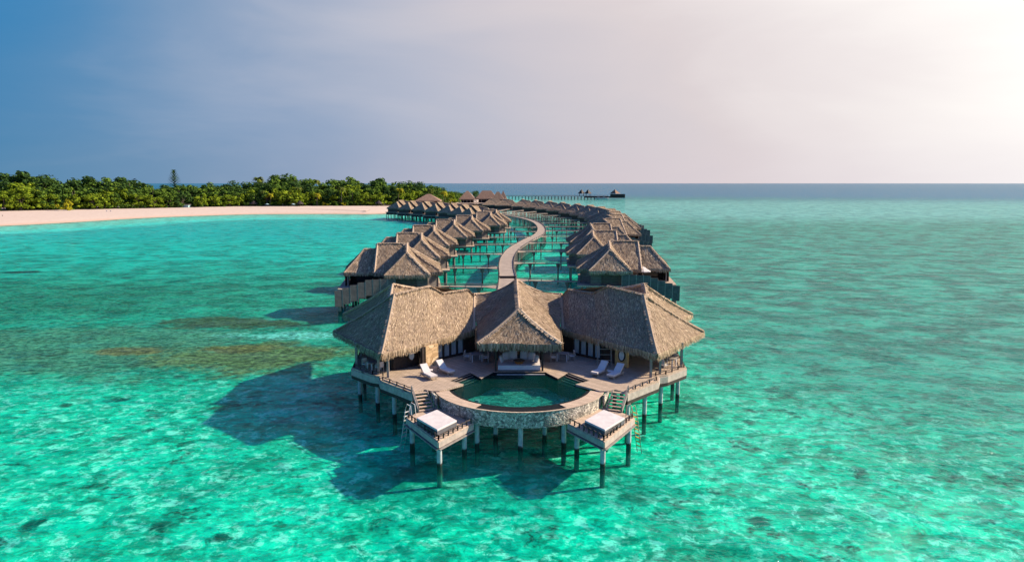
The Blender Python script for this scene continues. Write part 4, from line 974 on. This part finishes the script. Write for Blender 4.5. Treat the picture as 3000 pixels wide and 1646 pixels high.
hip('restaurant_hall', -18, 606, -7, 618, 6, 12.5, .2, 'grey brown thatched hall with peaked top nearest the jetty', group='thatched halls on the far shore')
hip('restaurant_hall', -11.5, 618, -4.5, 630, 6, 13.6, .0, 'small pointed thatched hall at the seaward end of the far shore', group='thatched halls on the far shore')
t = empty('restaurant_terrace', (-28, 606, 0)); tag(t, 'pale terrace deck on piles before the far shore halls', 'terrace')
MB().box(-20, -6, 2.3, 28, 30, 2.7).build('deck', M['deck_pale'], t)
for i in range(13): MB().bar((-19+i*3.9, -5.6, -2), (-19+i*3.9, -5.6, 2.3), .35).build('pile', M['woodpile'], t)
t = empty('beach_terrace', (-94, 566, 1.2)); tag(t, 'low timber terrace with dark edge at the beach end of the far villa row', 'terrace')
MB().box(-14, -3, .2, 13, 3, .7).build('deck', M['deck_pale'], t); MB().box(-14, -3.2, -.6, 13, -3.02, .5).build('edge', M['darkwood'], t)
# beach shelters and parasols
for i, (px_, Y_, lab) in enumerate([(748, 553, 'dark conical beach shelter left of the blue parasol'), (882, 553, 'dark conical beach shelter right of the pale parasol'), (1112, 560, 'small dark hut with doorway by the timber terrace')]):
    x_ = wpos(px_, Y_); t = empty('beach_shelter', (x_, Y_, 1.2)); tag(t, lab, 'shelter', 'shelters on the beach')
    MB().tube([(0, 0, 2.3), (0, 0, 3.0), (0, 0, 5)], [3.2, 2.6, .1], 12).build('roof', M['darkwood'], t)
    for a in (0, 1.57, 3.14, 4.71): MB().cyl(2*math.cos(a), 2*math.sin(a), 0, 2.4, .1, 6).build('post', M['bark'], t)
for i, (px_, Y_, lab) in enumerate([(787, 549, 'pale teal beach parasol right of the left dark shelter'), (863, 549, 'pale teal beach parasol left of the right dark shelter')]):
    t = empty('beach_parasol', (wpos(px_, Y_), Y_, 1.2)); tag(t, lab, 'parasol', 'teal parasols on the beach')
    MB().cyl(0, 0, 0, 2.4, .05, 6).build('pole', M['bark'], t); MB().tube([(0, 0, 2.1), (0, 0, 2.8)], [1.6, .1], 10).build('canopy', M['teal_canopy'], t)
t = empty('beach_shack', (wpos(548, 528), 528, 1.2)); tag(t, 'flat grey shack half hidden under trees at the back of the beach', 'shack')
MB().box(-3.2, -2, 0, 3.2, 2, 2.4).build('wall', M['teal_canopy'], t); MB().box(-3.8, -2.6, 2.4, 3.8, 2.6, 2.7).build('roof', M['greywood'], t)
# beach furniture and driftwood
t = empty('beach_chairs_set', (wpos(322, 452), 452, 1.0)); tag(t, 'pair of white beach seats with small table on the sand', 'beach furniture')
for a in (-1.3, 1.3): MB().box(a-.4, -.8, .3, a+.4, .6, .42).box(a-.4, .6, .3, a+.4, .75, 1.2).build('seat', M['white'], t)
MB().box(-.3, -.3, 0, .3, .3, .5).build('table', M['bark'], t)
for px_, Y_, ln, lab in [(55, 380, 18, 'long thin driftwood trunk lying across the sand on the left'), (150, 440, 5, 'dark driftwood log near the bush')]:
    t = MB().tube([(-ln/2, 0, .2), (0, .6, .35), (ln/2, 1.5, .2)], [.1, .25, .12], 6).build('driftwood', M['bark']); t.location = (wpos(px_, Y_), Y_, .7); tag(t, lab, 'driftwood')
# people on the beach, tiny in the photo
def person(x_, y_, z_, lab, shirt, bend=0):
    me = bpy.data.meshes.new('person')
    v = [(0, 0, .95), (0, .02, 1.2), (0, 0, 1.42), (0, -.02, 1.55), (0, -.03, 1.68), (-.09, 0, .92), (-.11, .08, .5), (-.12, .02, .05), (.09, 0, .92), (.13, -.1, .5), (.14, -.05, .05), (-.19, 0, 1.4), (-.25, .05, 1.12), (-.24, -.08, .88), (.19, 0, 1.4), (.25, .05, 1.12), (.26, -.1, .9)]
    e = [(0, 1), (1, 2), (2, 3), (3, 4), (0, 5), (5, 6), (6, 7), (0, 8), (8, 9), (9, 10), (2, 11), (11, 12), (12, 13), (2, 14), (14, 15), (15, 16)]
    me.from_pydata(v, e, []); me.materials.append(M[shirt]); o = bpy.data.objects.new('person', me); C.objects.link(o)
    sm = o.modifiers.new('skin', 'SKIN'); rr = [.15, .14, .15, .06, .11, .09, .065, .05, .09, .065, .05, .06, .045, .035, .06, .045, .035]
    for i, r_ in enumerate(rr): me.skin_vertices[0].data[i].radius = (r_, r_)
    me.skin_vertices[0].data[0].use_root = True; o.modifiers.new('sub', 'SUBSURF').levels = 1
    o.location = (x_, y_, z_); o.rotation_euler = (0, 0, rnd(0, 6)); tag(o, lab, 'person'); return o
person(wpos(12, 385), 385, .9, 'person in dark clothes standing on the far left of the beach', 'cloth_dark')
person(wpos(738, 520), 520, 1.1, 'person in pale clothes walking on the middle of the beach', 'cloth_pale')

# ------------------------------------------------------------------ arrival jetty
jt = empty('arrival_jetty', (-10, 900, 0)); tag(jt, 'long thin pier on many piles reaching out to sea on the horizon side', 'jetty'); JO = (-10, 900, 0)
MB().box(-14, 900, 2.9, 126, 903.5, 3.5).build('deck', M['greywood'], jt, JO)
MB().box(-14, 899.8, 4.2, 126, 900, 4.5).build('railing', M['greywood'], jt, JO)
for i in range(30): MB().box(-13+i*4.3, 900, -2.2, -12.1+i*4.3, 902, 2.9).build('pile', M['darkwood'], jt, JO)
mb = MB(); mb.box(96, 896, 1.2, 147, 905, 2.9); mb.box(128, 894, 1.0, 147, 897, 6.0); mb.build('landing', M['darkwood'], jt, JO)
for i, (px_, w_, lab) in enumerate([(1702, 3.6, 'small peaked hut on the pier, the one nearest the shore'), (1721, 3.6, 'small peaked hut on the pier, second from the shore'), (1799, 5.0, 'largest peaked hut at the seaward end of the pier')]):
    x_ = wpos(px_, 901); t = empty('jetty_hut', (x_, 901, 3.5)); tag(t, lab, 'hut', 'peaked huts on the far pier')
    MB().tube([(0, 0, 3.0), (0, 0, 3.8), (0, 0, 8.6)], [w_*1.5, w_*1.2, .1], 4).build('roof', M['thatch_far' if i == 2 else 'darkwood'], t)
    for a in (-1, 1):
        for c in (-1, 1): MB().bar((a*w_*.7, c*w_*.7, -.1), (a*w_*.7, c*w_*.7, 3.2), .35).build('post', M['darkwood'], t)
for i, (px_, lab) in enumerate([(1752, 'white motor boat moored at the pier, nearer the shore'), (1768, 'white motor boat moored at the pier, nearer the end hut')]):
    x_ = wpos(px_, 890); t = empty('motor_boat', (x_, 890, 0)); tag(t, lab, 'boat', 'white boats at the pier')
    mb = MB(); secs = [(-5, 1.1, .9), (-2, 1.3, 1.0), (2, 1.2, 1.15), (4.2, .7, 1.4), (5.4, .05, 1.7)]
    for (a, w_, h), (a2, w2, h2) in zip(secs[:-1], secs[1:]):
        for sg in (-1, 1): mb.quad((a, w_*sg, h), (a2, w2*sg, h2), (a2, w2*.5*sg, -.3), (a, w_*.6*sg, -.3))
        mb.quad((a, -w_, h), (a2, -w2, h2), (a2, w2, h2), (a, w_, h))
    mb.quad((-5, -1.1, .9), (-5, 1.1, .9), (-5, .66, -.3), (-5, -.66, -.3)); mb.build('hull', M['white'], t)
    MB().box(-1.5, -.9, 1.1, 1.6, .9, 2.3).build('cabin', M['white'], t); MB().box(-1.0, -.93, 1.5, 1.62, .93, 2.0).build('window', M['glass'], t)
